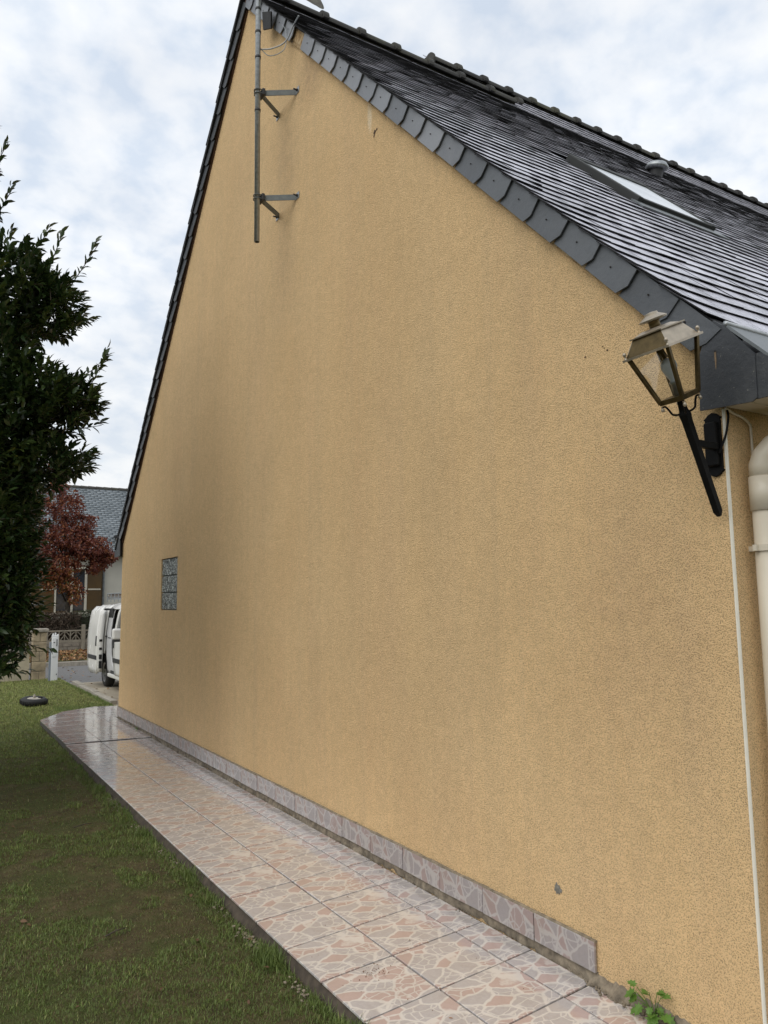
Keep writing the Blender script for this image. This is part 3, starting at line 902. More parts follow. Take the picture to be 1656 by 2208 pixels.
# ridge tiles: half round with a raised collar at each joint
def ridge_tile(x0, ln, y, z, cap=False, end=False):
    mm = MB(); n = 12; R = .090
    for (a, b_, r0, r1) in ((0, ln - .07, R, R * .98), (ln - .065, ln + .005, R * 1.30, R * 1.30)):
        V = []
        for xx, rr in ((a, r0), (b_, r1)):
            for k in range(n + 1):
                t = PI * (k / n) * 1.10 - PI * .05
                V.append((x0 + xx, y - rr * 1.15 * math.cos(t), z - .035 + rr * math.sin(t)))
        for xx, rr in ((a, min(r0 - .014, R * .97)), (b_, min(r1 - .014, R * .97))):
            for k in range(n + 1):
                t = PI * (k / n) * 1.10 - PI * .05
                V.append((x0 + xx, y - rr * 1.15 * math.cos(t), z - .035 + rr * math.sin(t)))
        q = n + 1; F_ = []
        for k in range(n):
            F_ += [(k, k+1, q+k+1, q+k), (2*q+k, 3*q+k, 3*q+k+1, 2*q+k+1), (k, 2*q+k, 2*q+k+1, k+1), (q+k, q+k+1, 3*q+k+1, 3*q+k)]
        F_ += [(0, q, 3*q, 2*q), (n, 2*q+n, 3*q+n, q+n)]
        mm.add(V, F_)
    if end:
        mm.lathe([(0.0, 0), (R * 1.3, 0), (R * 1.3, .03), (0, .03)], (x0 - .02, y, z - .03), (1, 0, 0), 16)
    return mm
x = -.06; k = 0
while x < 3.8:
    if x < 3.75: ridge_tile(x, .48, YR1, ZR1 + .03 + .004 * (k % 2)).build('ridge_tile', M_RIDGE, roof, smooth=False)
    x += .48; k += 1
x = KX; k = 0
while x < HX:
    ridge_tile(x, .44, YR2 + .02, ZR2 + .03 + random.uniform(-.004, .004), end=(k == 0)).build('ridge_tile', M_RIDGE, roof)
    x += .44; k += 1

# skylight
slt = empty('skylight', (2.8, 3, 5), house)
M_SKF = simple('skylight_cladding', (.030, .032, .031, 1), .7, 0.0, .15, 8)
def rp(x, s, h):
    y = s * CA; return (x, y - h * SA, ZE + math.tan(AL) * y + NOFF / CA + h * CA)
x0, x1, s0, s1 = sky_w
def rbox(xa, xb, sa, sb, ha, hb):
    mm = MB(); pts = [rp(x_, s_, h_) for h_ in (ha, hb) for (x_, s_) in ((xa, sa), (xb, sa), (xb, sb), (xa, sb))]
    mm.add(pts, [(0,3,2,1),(4,5,6,7),(0,1,5,4),(1,2,6,5),(2,3,7,6),(3,0,4,7)]); return mm
rbox(x0, x0 + .05, s0, s1, -.04, .058).build('frame', M_SKF, slt, bevel=.006)
rbox(x1 - .05, x1, s0, s1, -.04, .058).build('frame', M_SKF, slt, bevel=.006)
rbox(x0 + .001, x1 - .001, s1 - .10, s1 + .02, -.04, .062).build('top_cover', M_SKF, slt, bevel=.008)
rbox(x0 + .052, x1 - .052, s0, s0 + .06, -.04, .052).build('bottom_rail', M_SKF, slt, bevel=.006)
rbox(x0 + .051, x1 - .051, s0 + .061, s1 - .101, .020, .050).build('pane', M_SKYGLASS, slt)
rbox(x0 + .0505, x0 + .07, s0 + .062, s1 - .102, .0505, .056).build('sash', M_SKF, slt)
rbox(x1 - .07, x1 - .0505, s0 + .062, s1 - .102, .0505, .056).build('sash', M_SKF, slt)
rbox(x0 - .06, x1 + .06, s0 - .14, s0 + .01, .012, .024).build('apron_flashing', M_ZINC, slt)
# roof vent: mushroom cowl
vent = empty('roof_vent', (8, 6.3, 9), house)
vp = Vector(rp(5.30, 6.12, 0)); vn = Vector((0, -SA, CA)); vax = Vector((0, -.25, 1)).normalized()
m = MB(); m.lathe([(.085, -.1), (.085, .09)], vp, vax, 16); m.build('vent_pipe', M_TRIM, vent, smooth=True)
m = MB(); m.lathe([(.0, .18), (.06, .177), (.115, .157), (.145, .115), (.145, .095), (.13, .08), (.09, .075), (0, .075)], vp, vax, 24); m.build('vent_cap', M_GALV, vent, smooth=True)

# eaves: soffit boards, fascia, zinc apron with rolled rim, gutter
eav = empty('eaves', (4, -.2, 2.5), house)
for k in range(3):
    mm = MB(); mm.box((-.03, -.30 + k * .098, 2.437), (HX, -.30 + k * .098 + .094, 2.449)); mm.build('soffit_board', M_PVC, eav, bevel=.003)
mm = MB(); mm.box((-.03, -.32, 2.43), (HX, -.305, 2.56)); mm.build('fascia', M_PVC, eav)
mm = MB()
a = [(-.048, -.064, 2.742), (HX, -.064, 2.742), (HX, -.36, 2.44), (-.048, -.36, 2.44)]
mm.prism(a, (0, -.008, .008)); mm.build('zinc_apron', M_ZINC, eav)
mm = MB(); mm.tube([(-.05, -.066, 2.756), (HX, -.066, 2.756)], .011, 12); mm.build('zinc_rim', M_ZINC_L, eav, smooth=True)
mm = MB()
for i in range(13):
    t0 = PI * i / 12
    pass
n = 12; V = []
for xx in (-.07, HX):
    for k in range(n + 1):
        t = PI + PI * k / n; V.append((xx, -.375 + .062 * math.cos(t), 2.475 + .062 * math.sin(t)))
F_ = [(k, k + 1, n + 2 + k, n + 1 + k) for k in range(n)] + [tuple(range(n + 1))]
mm.add(V, F_); o = mm.build('gutter', M_ZINC, eav, smooth=False); md = o.modifiers.new('s', 'SOLIDIFY'); md.thickness = .003

# downpipe with offset bend
dp = empty('downpipe', (.13, -.08, -.1), house)
PX, PY, PR = .116, -.072, .045
mm = MB(); mm.tube([(PX, PY, -.5), (PX, PY, 2.06)], PR, 24); mm.build('pipe', M_PVC, dp, smooth=True)
mm = MB(); mm.tube([(PX, PY, 2.02), (PX, PY, 2.155)], PR + .006, 24); mm.build('socket', M_PVC, dp, smooth=True)
mm = MB(); mm.tube([(PX, PY, 2.15), (PX, PY, 2.20), (PX + .004, PY - .012, 2.235), (PX + .02, PY - .04, 2.27), (PX + .05, PY - .085, 2.315), (PX + .09, PY - .15, 2.37)], [PR + .002] * 6, 24); mm.build('elbow', M_PVC, dp, smooth=True)
mm = MB(); mm.tube([(PX + .065, PY - .11, 2.335), (PX + .13, PY - .26, 2.47)], PR + .005, 24); mm.build('offset_pipe', M_ZINC, dp, smooth=True)
for z in (1.86, .3):
    mm = MB(); mm.tube([(PX, PY, z), (PX, PY, z + .024)], PR + .007, 24); mm.box((PX - .01, PY + .03, z + .002), (PX + .01, .0, z + .022)); mm.box((PX - PR - .02, PY + .005, z), (PX - PR, PY + .02, z + .024)); mm.build('pipe_clip', M_PVC, dp)

# cable from the soffit to the lantern plate, and a thin pale cable along the facade
cab = MB(); cab.rope([(.012, -.006, 2.44), (.004, -.018, 2.40), (-.012, -.02, 2.35), (-.016, -.01, 2.31), (-.022, .006, 2.27), (-.024, .014, 2.25)], .0045, 8)
tag(cab.build('cable', M_BLACK, smooth=True), 'black cable looping from the soffit down to the lantern back plate', 'cable')
cab = MB(); cab.rope([(.0, -.012, 2.432), (.05, -.010, 2.418), (.10, -.012, 2.408), (.14, -.012, 2.392), (.155, -.012, 2.375), (.158, -.012, 2.34), (.158, -.02, 1.9)], .0055, 8)
tag(cab.build('cable', M_PVC, smooth=True), 'thin cream cable clipped under the soffit beside the downpipe', 'cable')

# ------------------------------------------------------------------ wall lantern
lan = empty('wall_lantern', (0, .045, 2.2))
tag(lan, 'aged brass and black four-sided wall lantern leaning out from the ochre wall corner', 'lantern')
LO = Vector((-.0386, .0208, 1.9996)); LA = Vector((-.4258, .015, 1)).normalized()
e1 = Vector((math.cos(-.0273), math.sin(-.0273), 0)); e1 = (e1 - LA * e1.dot(LA)).normalized(); e2 = LA.cross(e1)
def lp(s, a=0., b_=0.): return LO + LA * s + e1 * a + e2 * b_
def frus(mm, s_a, w_a, s_b, w_b, m=0, cap=True):
    c = ((-1, -1), (1, -1), (1, 1), (-1, 1))
    V = [lp(s_a, i*w_a/2, j*w_a/2) for i, j in c] + [lp(s_b, i*w_b/2, j*w_b/2) for i, j in c]
    F_ = [(0, 1, 5, 4), (1, 2, 6, 5), (2, 3, 7, 6), (3, 0, 4, 7)]
    if cap: F_ += [(0, 3, 2, 1), (4, 5, 6, 7)]
    mm.add(V, F_, m)
def bar(mm, p, q, w):
    p, q = Vector(p), Vector(q); t = (q - p).normalized(); u = t.cross(e2 if abs(t.dot(e2)) < .8 else e1).normalized(); v = t.cross(u)
    V = [r + u * i * w/2 + v * j * w/2 for r in (p, q) for i, j in ((-1, -1), (1, -1), (1, 1), (-1, 1))]
    mm.add(V, [(0,3,2,1),(4,5,6,7),(0,1,5,4),(1,2,6,5),(2,3,7,6),(3,0,4,7)])
SB, SR, ST, SF, WB, WR, WT = .4939, .7013, .7692, .8305, .1015, .2181, .1432
# rod
mm = MB()
bw = .0165
c = ((-1, -1), (1, -1), (1, 1), (-1, 1))
def sq(s, w): return [lp(s, i*w/2, j*w/2) for i, j in c]
V = []
for s_, w_ in ((0.0, .014), (.02, .026), (.24, .0275), (.40, .030), (.425, .034), (.44, .026), (.49, .018)): V += sq(s_, w_)
F_ = [(0, 3, 2, 1), (24, 25, 26, 27)]
for i in range(6):
    for k in range(4): F_.append((4*i+k, 4*i+(k+1) % 4, 4*i+4+(k+1) % 4, 4*i+4+k))
mm.add(V, F_); mm.build('rod', M_BLACK, lan, bevel=.0015)
# arm to the wall
mm = MB(); a0 = lp(.305); mm.box((a0.x, .030 - .02, a0.z - .014), (-.03, .030 + .006, a0.z + .014)); mm.build('arm', M_BLACK, lan, bevel=.002)
# back plate with shaped ends
zc_ = 2.293; yc = .045
def plate(m, x0, x1, w, h, z0):
    pr_ = [(-w, -h), (-w*.95, -h*1.02), (-w*1.15, -h*1.10), (-w*.8, -h*1.18), (-w*.55, -h*1.27), (0, -h*1.34), (w*.55, -h*1.27), (w*.8, -h*1.18), (w*1.15, -h*1.10), (w*.95, -h*1.02), (w, -h),
           (w, h), (w*.95, h*1.02), (w*1.15, h*1.10), (w*.8, h*1.18), (w*.55, h*1.27), (0, h*1.34), (-w*.55, h*1.27), (-w*.8, h*1.18), (-w*1.15, h*1.10), (-w*.95, h*1.02), (-w, h)]
    m.prism([(x0, yc + a, z0 + b_) for a, b_ in pr_], (x1 - x0, 0, 0))
mm = MB(); plate(mm, -.012, -.001, .034, .098, zc_); mm.build('back_plate', M_BLACK, lan, bevel=.002)
mm = MB(); mm.box((-.034, yc - .027, zc_ - .090), (-.012, yc + .027, zc_ + .090)); mm.build('terminal_box', M_BLACK, lan, bevel=.006)
# bottom frame + scrolls
mm = MB(); frus(mm, SB - .008, WB + .006, SB + .012, WB + .014); mm.build('base_frame', M_BRASS, lan, bevel=.001)
for (i, j) in c:
    mm = MB()
    P = [lp(.435, 0, 0), lp(.432, i*.016, j*.016), lp(.440, i*.030, j*.030), lp(.462, i*.036, j*.036), lp(.478, i*.042, j*.042), lp(.480, i*.050, j*.050)]
    mm.rope(P, .0042, 8); mm.build('scroll', M_BLACK, lan, smooth=True)
    mm = MB(); q = lp(SB - .012, i*WB*.5, j*WB*.5); mm.lathe([(0, -.022), (.005, -.020), (.0075, -.014), (.005, -.008), (.003, -.004), (.006, 0)], q, LA, 10); mm.build('knob', M_BRASS_L, lan, smooth=True)
# posts
for (i, j) in c:
    mm = MB(); bar(mm, lp(SB, i*WB/2, j*WB/2), lp(SR, i*(WR - .034)/2, j*(WR - .034)/2), .014); mm.build('post', M_BRASS, lan, bevel=.001)
    mm = MB(); q = lp(SR + .006, i*(WR - .02)/2, j*(WR - .02)/2)
    mm.lathe([(.007, -.004), (.004, .002), (.003, .006), (.0075, .012), (.0075, .018), (.004, .023), (0, .024)], q, LA, 10); mm.build('knob', M_BRASS_L, lan, smooth=True)
# glass panes
wb, wt = (WB - .004), (WR - .040)
for k in range(4):
    (i0, j0), (i1, j1) = c[k], c[(k + 1) % 4]
    V = [lp(SB + .010, i0*wb/2, j0*wb/2), lp(SB + .010, i1*wb/2, j1*wb/2), lp(SR - .004, i1*wt/2, j1*wt/2), lp(SR - .004, i0*wt/2, j0*wt/2)]
    mm = MB(); mm.add(V, [(0, 1, 2, 3)]); mm.build('pane', M_LGLASS, lan)
# rim: flat flange with upturned lip (open in the middle)
mm = MB()
for k in range(4):
    (i0, j0), (i1, j1) = c[k], c[(k + 1) % 4]
    def q(s_, w_, i, j): return lp(s_, i*w_/2, j*w_/2)
    for (sa_, wa_), (sb_, wb_) in (((SR - .006, WR - .04), (SR - .006, WR)), ((SR - .006, WR), (SR + .003, WR)), ((SR + .003, WR), (SR + .003, WR - .04)), ((SR + .003, WR - .04), (SR - .006, WR - .04))):
        mm.add([q(sa_, wa_, i0, j0), q(sa_, wa_, i1, j1), q(sb_, wb_, i1, j1), q(sb_, wb_, i0, j0)], [(0, 1, 2, 3)])
mm.build('rim', M_BRASS_L, lan)
# roof panels
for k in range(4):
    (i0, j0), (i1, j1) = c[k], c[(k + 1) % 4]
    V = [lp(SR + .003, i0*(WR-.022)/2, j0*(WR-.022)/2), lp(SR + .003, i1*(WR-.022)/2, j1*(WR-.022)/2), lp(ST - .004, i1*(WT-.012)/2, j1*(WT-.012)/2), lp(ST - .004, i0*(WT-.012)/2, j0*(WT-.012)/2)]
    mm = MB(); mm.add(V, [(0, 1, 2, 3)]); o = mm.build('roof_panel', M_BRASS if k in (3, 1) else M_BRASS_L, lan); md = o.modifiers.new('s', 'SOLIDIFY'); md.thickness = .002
mm = MB(); frus(mm, ST - .004, WT + .006, ST + .001, WT + .008); frus(mm, ST + .001, WT - .02, ST + .012, WT - .065); mm.build('top_flange', M_BRASS_L, lan)
mm = MB(); mm.lathe([(.034, ST + .008), (.022, ST + .014), (.021, ST + .034), (.036, ST + .044)], LO, LA, 16); mm.build('chimney', M_BRASS, lan, smooth=True)
mm = MB(); mm.lathe([(.0, ST + .036), (.052, ST + .040), (.054, ST + .046), (.026, ST + .062), (.024, ST + .070), (.0, ST + .073)], LO, LA, 20); mm.build('cap', M_BRASS_L, lan)
# bulb and holder
mm = MB(); mm.lathe([(.0, SB + .012), (.015, SB + .014), (.015, SB + .058), (.018, SB + .060), (.018, SB + .068)], LO, LA, 14); mm.build('lamp_holder', M_GALV, lan, smooth=True)
mm = MB(); mm.lathe([(.013, SB + .066), (.014, SB + .078), (.024, SB + .100), (.031, SB + .125), (.029, SB + .143), (.018, SB + .157), (0, SB + .162)], LO, LA, 18); mm.build('bulb', M_BULB, lan, smooth=True)
mm = MB(); bar(mm, lp(SB + .162), lp(SR - .002, 0, .012), .014); mm.build('tube', M_BRASS, lan)

# ------------------------------------------------------------------ antenna mast
mast = empty('antenna_mast', (-.3, 4.19, 4.82))
tag(mast, 'galvanised steel mast standing off the gable on two V brackets', 'mast')
MX, MY = -.30, 4.19
mm = MB()
mm.lathe([(.020, 4.86), (.024, 4.86), (.024, 8.1)], (MX, MY, 0), (0, 0, 1), 18); mm.lathe([(.020, 4.86), (.020, 5.2)], (MX, MY, 0), (0, 0, 1), 18)
mm.build('tube', M_GALV, mast, smooth=True)
for z in (6.87, 6.62, 6.08 + .02, 7.1):
    mm = MB(); mm.tube([(MX, MY, z), (MX, MY, z + .022)], .0275, 16); mm.build('tape_band', M_TRIM, mast, smooth=True)
for zb in (6.285, 5.275):
    for (yw, tilt) in ((4.01, 0), (4.385, 0)):
        p = Vector((-.004, yw, zb)); q = Vector((MX + .05, MY + (.02 if yw > MY else -.02), zb))
        t = (q - p).normalized()
        mm = MB(); h = .026
        u = t.cross(Vector((0, 0, 1))).normalized()
        V = [r + Vector((0, 0, h * k)) + u * .003 * j for r in (p, q) for k, j in ((-1, -1), (1, -1), (1, 1), (-1, 1))]
        mm.add(V, [(0,3,2,1),(4,5,6,7),(0,1,5,4),(1,2,6,5),(2,3,7,6),(3,0,4,7)])
        mm.build('bracket_arm', M_GALV_D, mast)
        sgn = 1 if yw > MY else -1
        mm = MB(); mm.box((-.006, min(yw, yw + sgn*.065), zb - .028), (-.001, max(yw, yw + sgn*.065), zb + .028)); mm.build('wall_plate', M_GALV, mast, bevel=.001)
        mm = MB(); mm.tube([(-.006, yw + sgn*.035, zb), (-.045, yw + sgn*.035, zb)], .007, 8); mm.tube([(-.006, yw + sgn*.035, zb), (-.016, yw + sgn*.035, zb)], .013, 6); mm.build('bolt', M_TRIM, mast)
    mm = MB()
    mm.box((MX + .028, MY - .05, zb - .03), (MX + .055, MY + .05, zb + .03)); mm.build('clamp_block', M_TRIM, mast, bevel=.003)
    for dz in (-.017, .017):
        mm = MB(); mm.tube([(MX + .06, MY - .034, zb + dz), (MX, MY - .036, zb + dz), (MX - .022, MY - .028, zb + dz), (MX - .033, MY, zb + dz), (MX - .022, MY + .028, zb + dz), (MX, MY + .036, zb + dz), (MX + .06, MY + .034, zb + dz)], .005, 8)
        mm.tube([(MX + .055, MY - .034, zb + dz), (MX + .085, MY - .034, zb + dz)], .004, 6); mm.tube([(MX + .055, MY + .034, zb + dz), (MX + .085, MY + .034, zb + dz)], .004, 6)
        mm.build('u_bolt', M_GALV_D, mast, smooth=True)
# satellite dish at the top of the mast, only its lower rim is in the picture
dish = empty('satellite_dish', (-.3, 4.1, 7.2))
tag(dish, 'pale satellite dish clamped to the mast above the roof verge, cut off at the top', 'satellite dish')
mm = MB(); dn = Vector((.42, -.62, .62)).normalized(); dc = Vector((-.10, 4.06, 7.40))
u = dn.orthogonal().normalized(); 
prof = [(0.0, 0.0), (.12, .008), (.24, .035), (.34, .070), (.40, .100), (.41, .098), (.40, .092)]
mm.lathe(prof, dc, dn, 36); mm.build('reflector', simple('dish_paint', (.75, .74, .62, 1), .6, 0, .25, 12), dish, smooth=True)
mm = MB(); mm.tube([(MX, MY, 7.44), dc], .02, 10); mm.box((MX - .04, MY - .05, 7.36), (MX + .05, MY + .05, 7.52)); mm.build('mount', M_BLACK, dish)
mm = MB()
mm.prism([(-.10, 4.585, 7.46), (-.10, 4.37, 7.31), (-.10, 4.37, 7.135), (-.10, 4.56, 7.25)], (.015, 0, 0)); mm.build('stay_plate', M_DARKIN, dish)
cab = MB(); cab.rope([(MX + .026, MY, 6.72), (-.2, 4.1, 6.70), (-.10, 4.03, 6.76), (-.06, 3.93, 6.88), (-.055, 3.84, 6.90)], .006, 8)
cab.rope([(MX + .024, MY + .01, 6.74), (-.2, 4.15, 6.66), (-.08, 4.1, 6.74), (-.06, 4.1, 6.92), (-.06, 4.18, 7.05)], .004, 6)
tag(cab.build('cable', M_GALV, smooth=True), 'loose grey cables running from the mast to the verge slates', 'cable')

# ------------------------------------------------------------------ grass
def blades(name, x, y, z, h, w, rnd, mat, lean=1.0):
    n = len(x); az = rng.uniform(0, 2*PI, n); ln = np.minimum(np.abs(rng.normal(0, lean, n)) + .25, 1.5)
    dx, dy = np.cos(az), np.sin(az); px, py = -dy, dx
    V = np.zeros((n, 5, 3), np.float32)
    bx, by = x, y
    hz = h * np.cos(ln * .9); hx = h * np.sin(ln * .9)
    m1 = .55
    V[:, 0] = np.stack([bx - px*w/2, by - py*w/2, z], 1); V[:, 1] = np.stack([bx + px*w/2, by + py*w/2, z], 1)
    mx_, my_ = bx + dx*hx*m1*.6, by + dy*hx*m1*.6; mz = z + hz * m1 * 1.15
    V[:, 2] = np.stack([mx_ + px*w*.42, my_ + py*w*.42, mz], 1); V[:, 3] = np.stack([mx_ - px*w*.42, my_ - py*w*.42, mz], 1)
    V[:, 4] = np.stack([bx + dx*hx, by + dy*hx, z + hz], 1)
    b_ = np.arange(n) * 5
    F = np.concatenate([np.stack([b_, b_+1, b_+2], 1), np.stack([b_, b_+2, b_+3], 1), np.stack([b_+3, b_+2, b_+4], 1)])
    o = nmesh(name, V.reshape(-1, 3), F, mat, attrs={'rnd': np.repeat(rnd, 5)})
    return tag(o, kind='stuff')
gx, gy, gh, gw, gr = [], [], [], [], []
def scatter(x0, x1, y0, y1, dens, hh, ww):
    n = int((x1 - x0) * (y1 - y0) * dens)
    x = rng.uniform(x0, x1, n); y = rng.uniform(y0, y1, n)
    a = pnoise(x * 1.3, y * 1.1, 21) * .6 + pnoise(x * 4.3, y * 4.3, 22) * .4     # thatch patches
    b_ = pnoise(x * 9, y * 9, 23)
    edge = np.exp(-np.abs(x - XE) / .22)
    bare = (a > .60) & (y < 9.5) & (edge < .5)
    keep = rng.random(n) < np.where(bare, .55, .75 + .25 * b_)
    x, y, a, b_, bare, edge = x[keep], y[keep], a[keep], b_[keep], bare[keep], edge[keep]
    n = len(x)
    r = np.clip(rng.normal(.50, .14, n) + .18 * (b_ - .5), .26, .94)
    dead = rng.random(n) < np.where(bare, .55, .16)
    r = np.where(dead, rng.uniform(0, .25, n), r)
    pale = rng.random(n) < .010; r = np.where(pale, .99, r)
    # the lawn past the tree gets more light: brightness put into blade colour
    r = np.where((y > 8) & ~dead, np.clip(r + .10 + .25 * np.clip((y - 8) / 5, 0, 1), 0, .95), r)
    cl_ = pnoise(x * 15, y * 15, 33)
    r = np.where(dead, r, np.clip(r + .22 * (cl_ - .5), .26, .94))
    long_ = rng.random(n) < .02
    h = hh * rng.uniform(.55, 1.2, n) * (.70 + .65 * cl_) * np.where(long_, 2.0, 1.0) * np.where(bare, .6, 1.0) * (1 + .5 * edge)
    gx.append(x); gy.append(y); gh.append(h); gw.append(ww * rng.uniform(.7, 1.3, n)); gr.append(r)
scatter(-3.3, XE - .02, -1.2, 2.2, 30000, .021, .0028)
scatter(-3.0, XE - .02, 2.2, 5.2, 21000, .023, .0036)
scatter(-2.6, XE - .02, 5.2, 8.6, 13000, .026, .0048)
scatter(-2.4, XE - .02, 8.6, 11.9, 9000, .028, .006)
scatter(XE - .02, .37, 10.95, 11.9, 9000, .036, .006)
scatter(-1.9, .37, 11.9, 18.5, 5600, .032, .008)
scatter(-6.5, -2.9, -1.2, 12, 450, .032, .006)
# taller tufts along the slab, lying over its edge
tx = []; ty = []
for yy in np.concatenate([rng.uniform(.3, 8.5, 55), [1.02, 1.05, 1.1, 1.9, 1.92, 1.96, 2.0, .7, .75]]):
    k = int(rng.integers(25, 80)); tx.append(rng.normal(XE - .045, .022, k)); ty.append(rng.normal(yy, .04, k))
x = np.minimum(np.concatenate(tx), XE - .012); y = np.concatenate(ty); n = len(x)
gx.append(x); gy.append(y); gh.append(rng.uniform(.035, .075, n)); gw.append(rng.uniform(.003, .005, n)); gr.append(np.clip(rng.normal(.55, .12, n), .3, .9))
# three big tufts flopping over the slab edge
for (ty_, k_) in ((1.97, 420), (1.06, 520), (.80, 380), (3.3, 160), (4.5, 150)):
    x = np.minimum(rng.normal(XE - .05, .035, k_), XE + .004); y = rng.normal(ty_, .06, k_)
    gx.append(x); gy.append(y); gh.append(rng.uniform(.06, .11, k_)); gw.append(rng.uniform(.003, .005, k_)); gr.append(np.clip(rng.normal(.45, .10, k_), .3, .8))
x = rng.uniform(-.6, .37, 2200); y = rng.uniform(11.9, 12.8, 2200)
x = np.concatenate([x, rng.uniform(.28, .37, 1800)]); y = np.concatenate([y, rng.uniform(12, 17, 1800)]); n = len(x)
gx.append(x); gy.append(y); gh.append(rng.uniform(.03, .07, n)); gw.append(np.full(n, .007)); gr.append(np.clip(rng.normal(.6, .12, n), .3, .9))
x = np.concatenate(gx); y = np.concatenate(gy)
# nothing grows on the far slab
inside = (x > XE) & (y < 11.95) & (y < 10.88 + (x - XE) * 1.83 ) | ((x > -.64) & (y < 11.60 + (x + .64) * .60) & (y < 11.97))
k_ = ~inside
blades('grass', x[k_], y[k_], lawn_z(x[k_], y[k_]) - .004, np.concatenate(gh)[k_], np.concatenate(gw)[k_], np.concatenate(gr)[k_], M_GRASS)

# crumbs of pale mortar against the slab
V = []; F = []
ico = [(0,0,1),(.89,0,.45),(.28,.85,.45),(-.72,.53,.45),(-.72,-.53,.45),(.28,-.85,.45),(.72,.53,-.45),(-.28,.85,-.45),(-.89,0,-.45),(-.28,-.85,-.45),(.72,-.53,-.45),(0,0,-1)]
icf = [(0,1,2),(0,2,3),(0,3,4),(0,4,5),(0,5,1),(1,6,2),(2,7,3),(3,8,4),(4,9,5),(5,10,1),(6,7,2),(7,8,3),(8,9,4),(9,10,5),(10,6,1),(11,7,6),(11,8,7),(11,9,8),(11,10,9),(11,6,10)]
def crumbs(name, pts, mat, parent=None):
    V = []; F = []
    for (x, y, z, r) in pts:
        k = len(V); V += [(x + a*r*random.uniform(.6, 1.3), y + b_*r*random.uniform(.6, 1.3), z + c_*r*random.uniform(.4, .8)) for a, b_, c_ in ico]; F += [tuple(i + k for i in f) for f in icf]
    o = nmesh(name, V, F, mat, parent); return tag(o, kind='stuff')
pts = []
for yy in (5.7, 5.5, 5.2, 4.75, 4.0, 3.85, 3.6, 3.35, 2.75, 2.3, 2.22, 1.62, 1.5):
    for k in range(random.randint(20, 50)):
        pts.append((XE - .03 - abs(random.gauss(0, .028)), yy + random.gauss(0, .07), GZ + random.uniform(-.008, .012), random.choice((.003, .004, .005, .006, .011))*random.uniform(.7,1.2)))
crumbs('mortar_rubble', pts, M_CRUMB)
pts = [(-.012 - abs(random.gauss(0, .012)), random.uniform(.1, 9.8), PZ + .003, random.uniform(.002, .006)) for _ in range(420)]
pts += [(-.02 - abs(random.gauss(0, .02)), random.uniform(.15, .85), PZ + .006, random.uniform(.003, .011)) for _ in range(170)]
crumbs('joint_grit', pts, M_MORTAR)
pts = [(random.gauss(-.80, .05), random.gauss(1.46, .035), PZ + .002, random.uniform(.0012, .0035)) for _ in range(60)]
pts += [(random.uniform(-1.0, -.1), random.uniform(.4, 6), PZ + .002, random.uniform(.001, .003)) for _ in range(90)]
crumbs('soil_crumbs', pts, simple('soil_crumb', (.17, .09, .045, 1), .95))

# ------------------------------------------------------------------ leaves helper
def leaves(name, P, D, N, ln, wd, rnd, mat, parent=None, fold=.18, smooth=False):
    """P base points, D direction, N approximate normal; 6-vertex folded blade"""
    D = D / np.linalg.norm(D, axis=1, keepdims=True)
    X = np.cross(D, N); X /= np.linalg.norm(X, axis=1, keepdims=True) + 1e-9
    Nn = np.cross(X, D); n = len(P); ln = ln[:, None]; wd = wd[:, None]
    V = np.zeros((n, 8, 3), np.float32)
    V[:, 0] = P; V[:, 1] = P + D*ln*.28 + X*wd*.44 + Nn*wd*fold; V[:, 2] = P + D*ln*.28 - X*wd*.44 + Nn*wd*fold
    V[:, 3] = P + D*ln*.66 + X*wd*.40 + Nn*wd*fold*.6; V[:, 4] = P + D*ln*.66 - X*wd*.40 + Nn*wd*fold*.6
    V[:, 5] = P + D*ln - Nn*ln*.10; V[:, 6] = P + D*ln*.30; V[:, 7] = P + D*ln*.68 - Nn*ln*.02
    b_ = np.arange(n) * 8
    F = np.concatenate([np.stack([b_ + i, b_ + j, b_ + k], 1) for i, j, k in ((0,1,6),(0,6,2),(6,1,3),(6,3,7),(6,7,4),(6,4,2),(7,3,5),(7,5,4))])
    return nmesh(name, V.reshape(-1, 3), F, mat, parent, {'rnd': np.repeat(rnd, 8)}, smooth=smooth)
def unit(v): return v / (np.linalg.norm(v, axis=-1, keepdims=True) + 1e-9)

# ------------------------------------------------------------------ bay laurel tree
lt = empty('laurel_tree', (-2.75, 5.8, GZ))
tag(lt, 'tall dark evergreen tree with glossy leaves at the left edge of the lawn', 'tree')
mm = MB(); mm.tube([(-2.75, 5.8, GZ - .1), (-2.73, 5.8, .9), (-2.78, 5.82, 2.4), (-2.74, 5.78, 4.2), (-2.76, 5.8, 6.6)], [.12, .10, .085, .06, .02], 10); mm.build('trunk', M_BARK, lt, smooth=True)
blobs = [(-2.70, 5.80, 2.7, .95, .95, 1.55, 900), (-2.78, 5.8, 5.1, .62, .6, 1.35, 300), (-2.25, 5.7, 4.50, .60, .6, .55, 300), (-1.82, 5.6, 4.45, .36, .36, .34, 130),
         (-1.98, 5.62, 3.52, .60, .6, .36, 330), (-1.55, 5.6, 3.55, .26, .3, .20, 70), (-1.82, 5.6, 2.95, .42, .45, .22, 150), (-2.22, 5.62, 2.05, .46, .5, .85, 420), (-2.0, 5.6, 1.75, .22, .3, .5, 90), (-2.18, 5.5, 1.18, .28, .3, .12, 40), (-2.35, 5.6, 3.0, .6, .6, 1.6, 900), (-4.1, 6.2, 3.3, 1.3, 1.5, 2.3, 1500), (-4.0, 8.3, 2.9, 1.2, 1.5, 2.2, 1300), (-3.6, 6.8, 5.3, .9, .9, 1.3, 600), (-2.45, 5.6, 1.75, .55, .5, .6, 300)]
P_, D_, N_, Ln, Wd, Rn = [], [], [], [], [], []
twigs = MB()
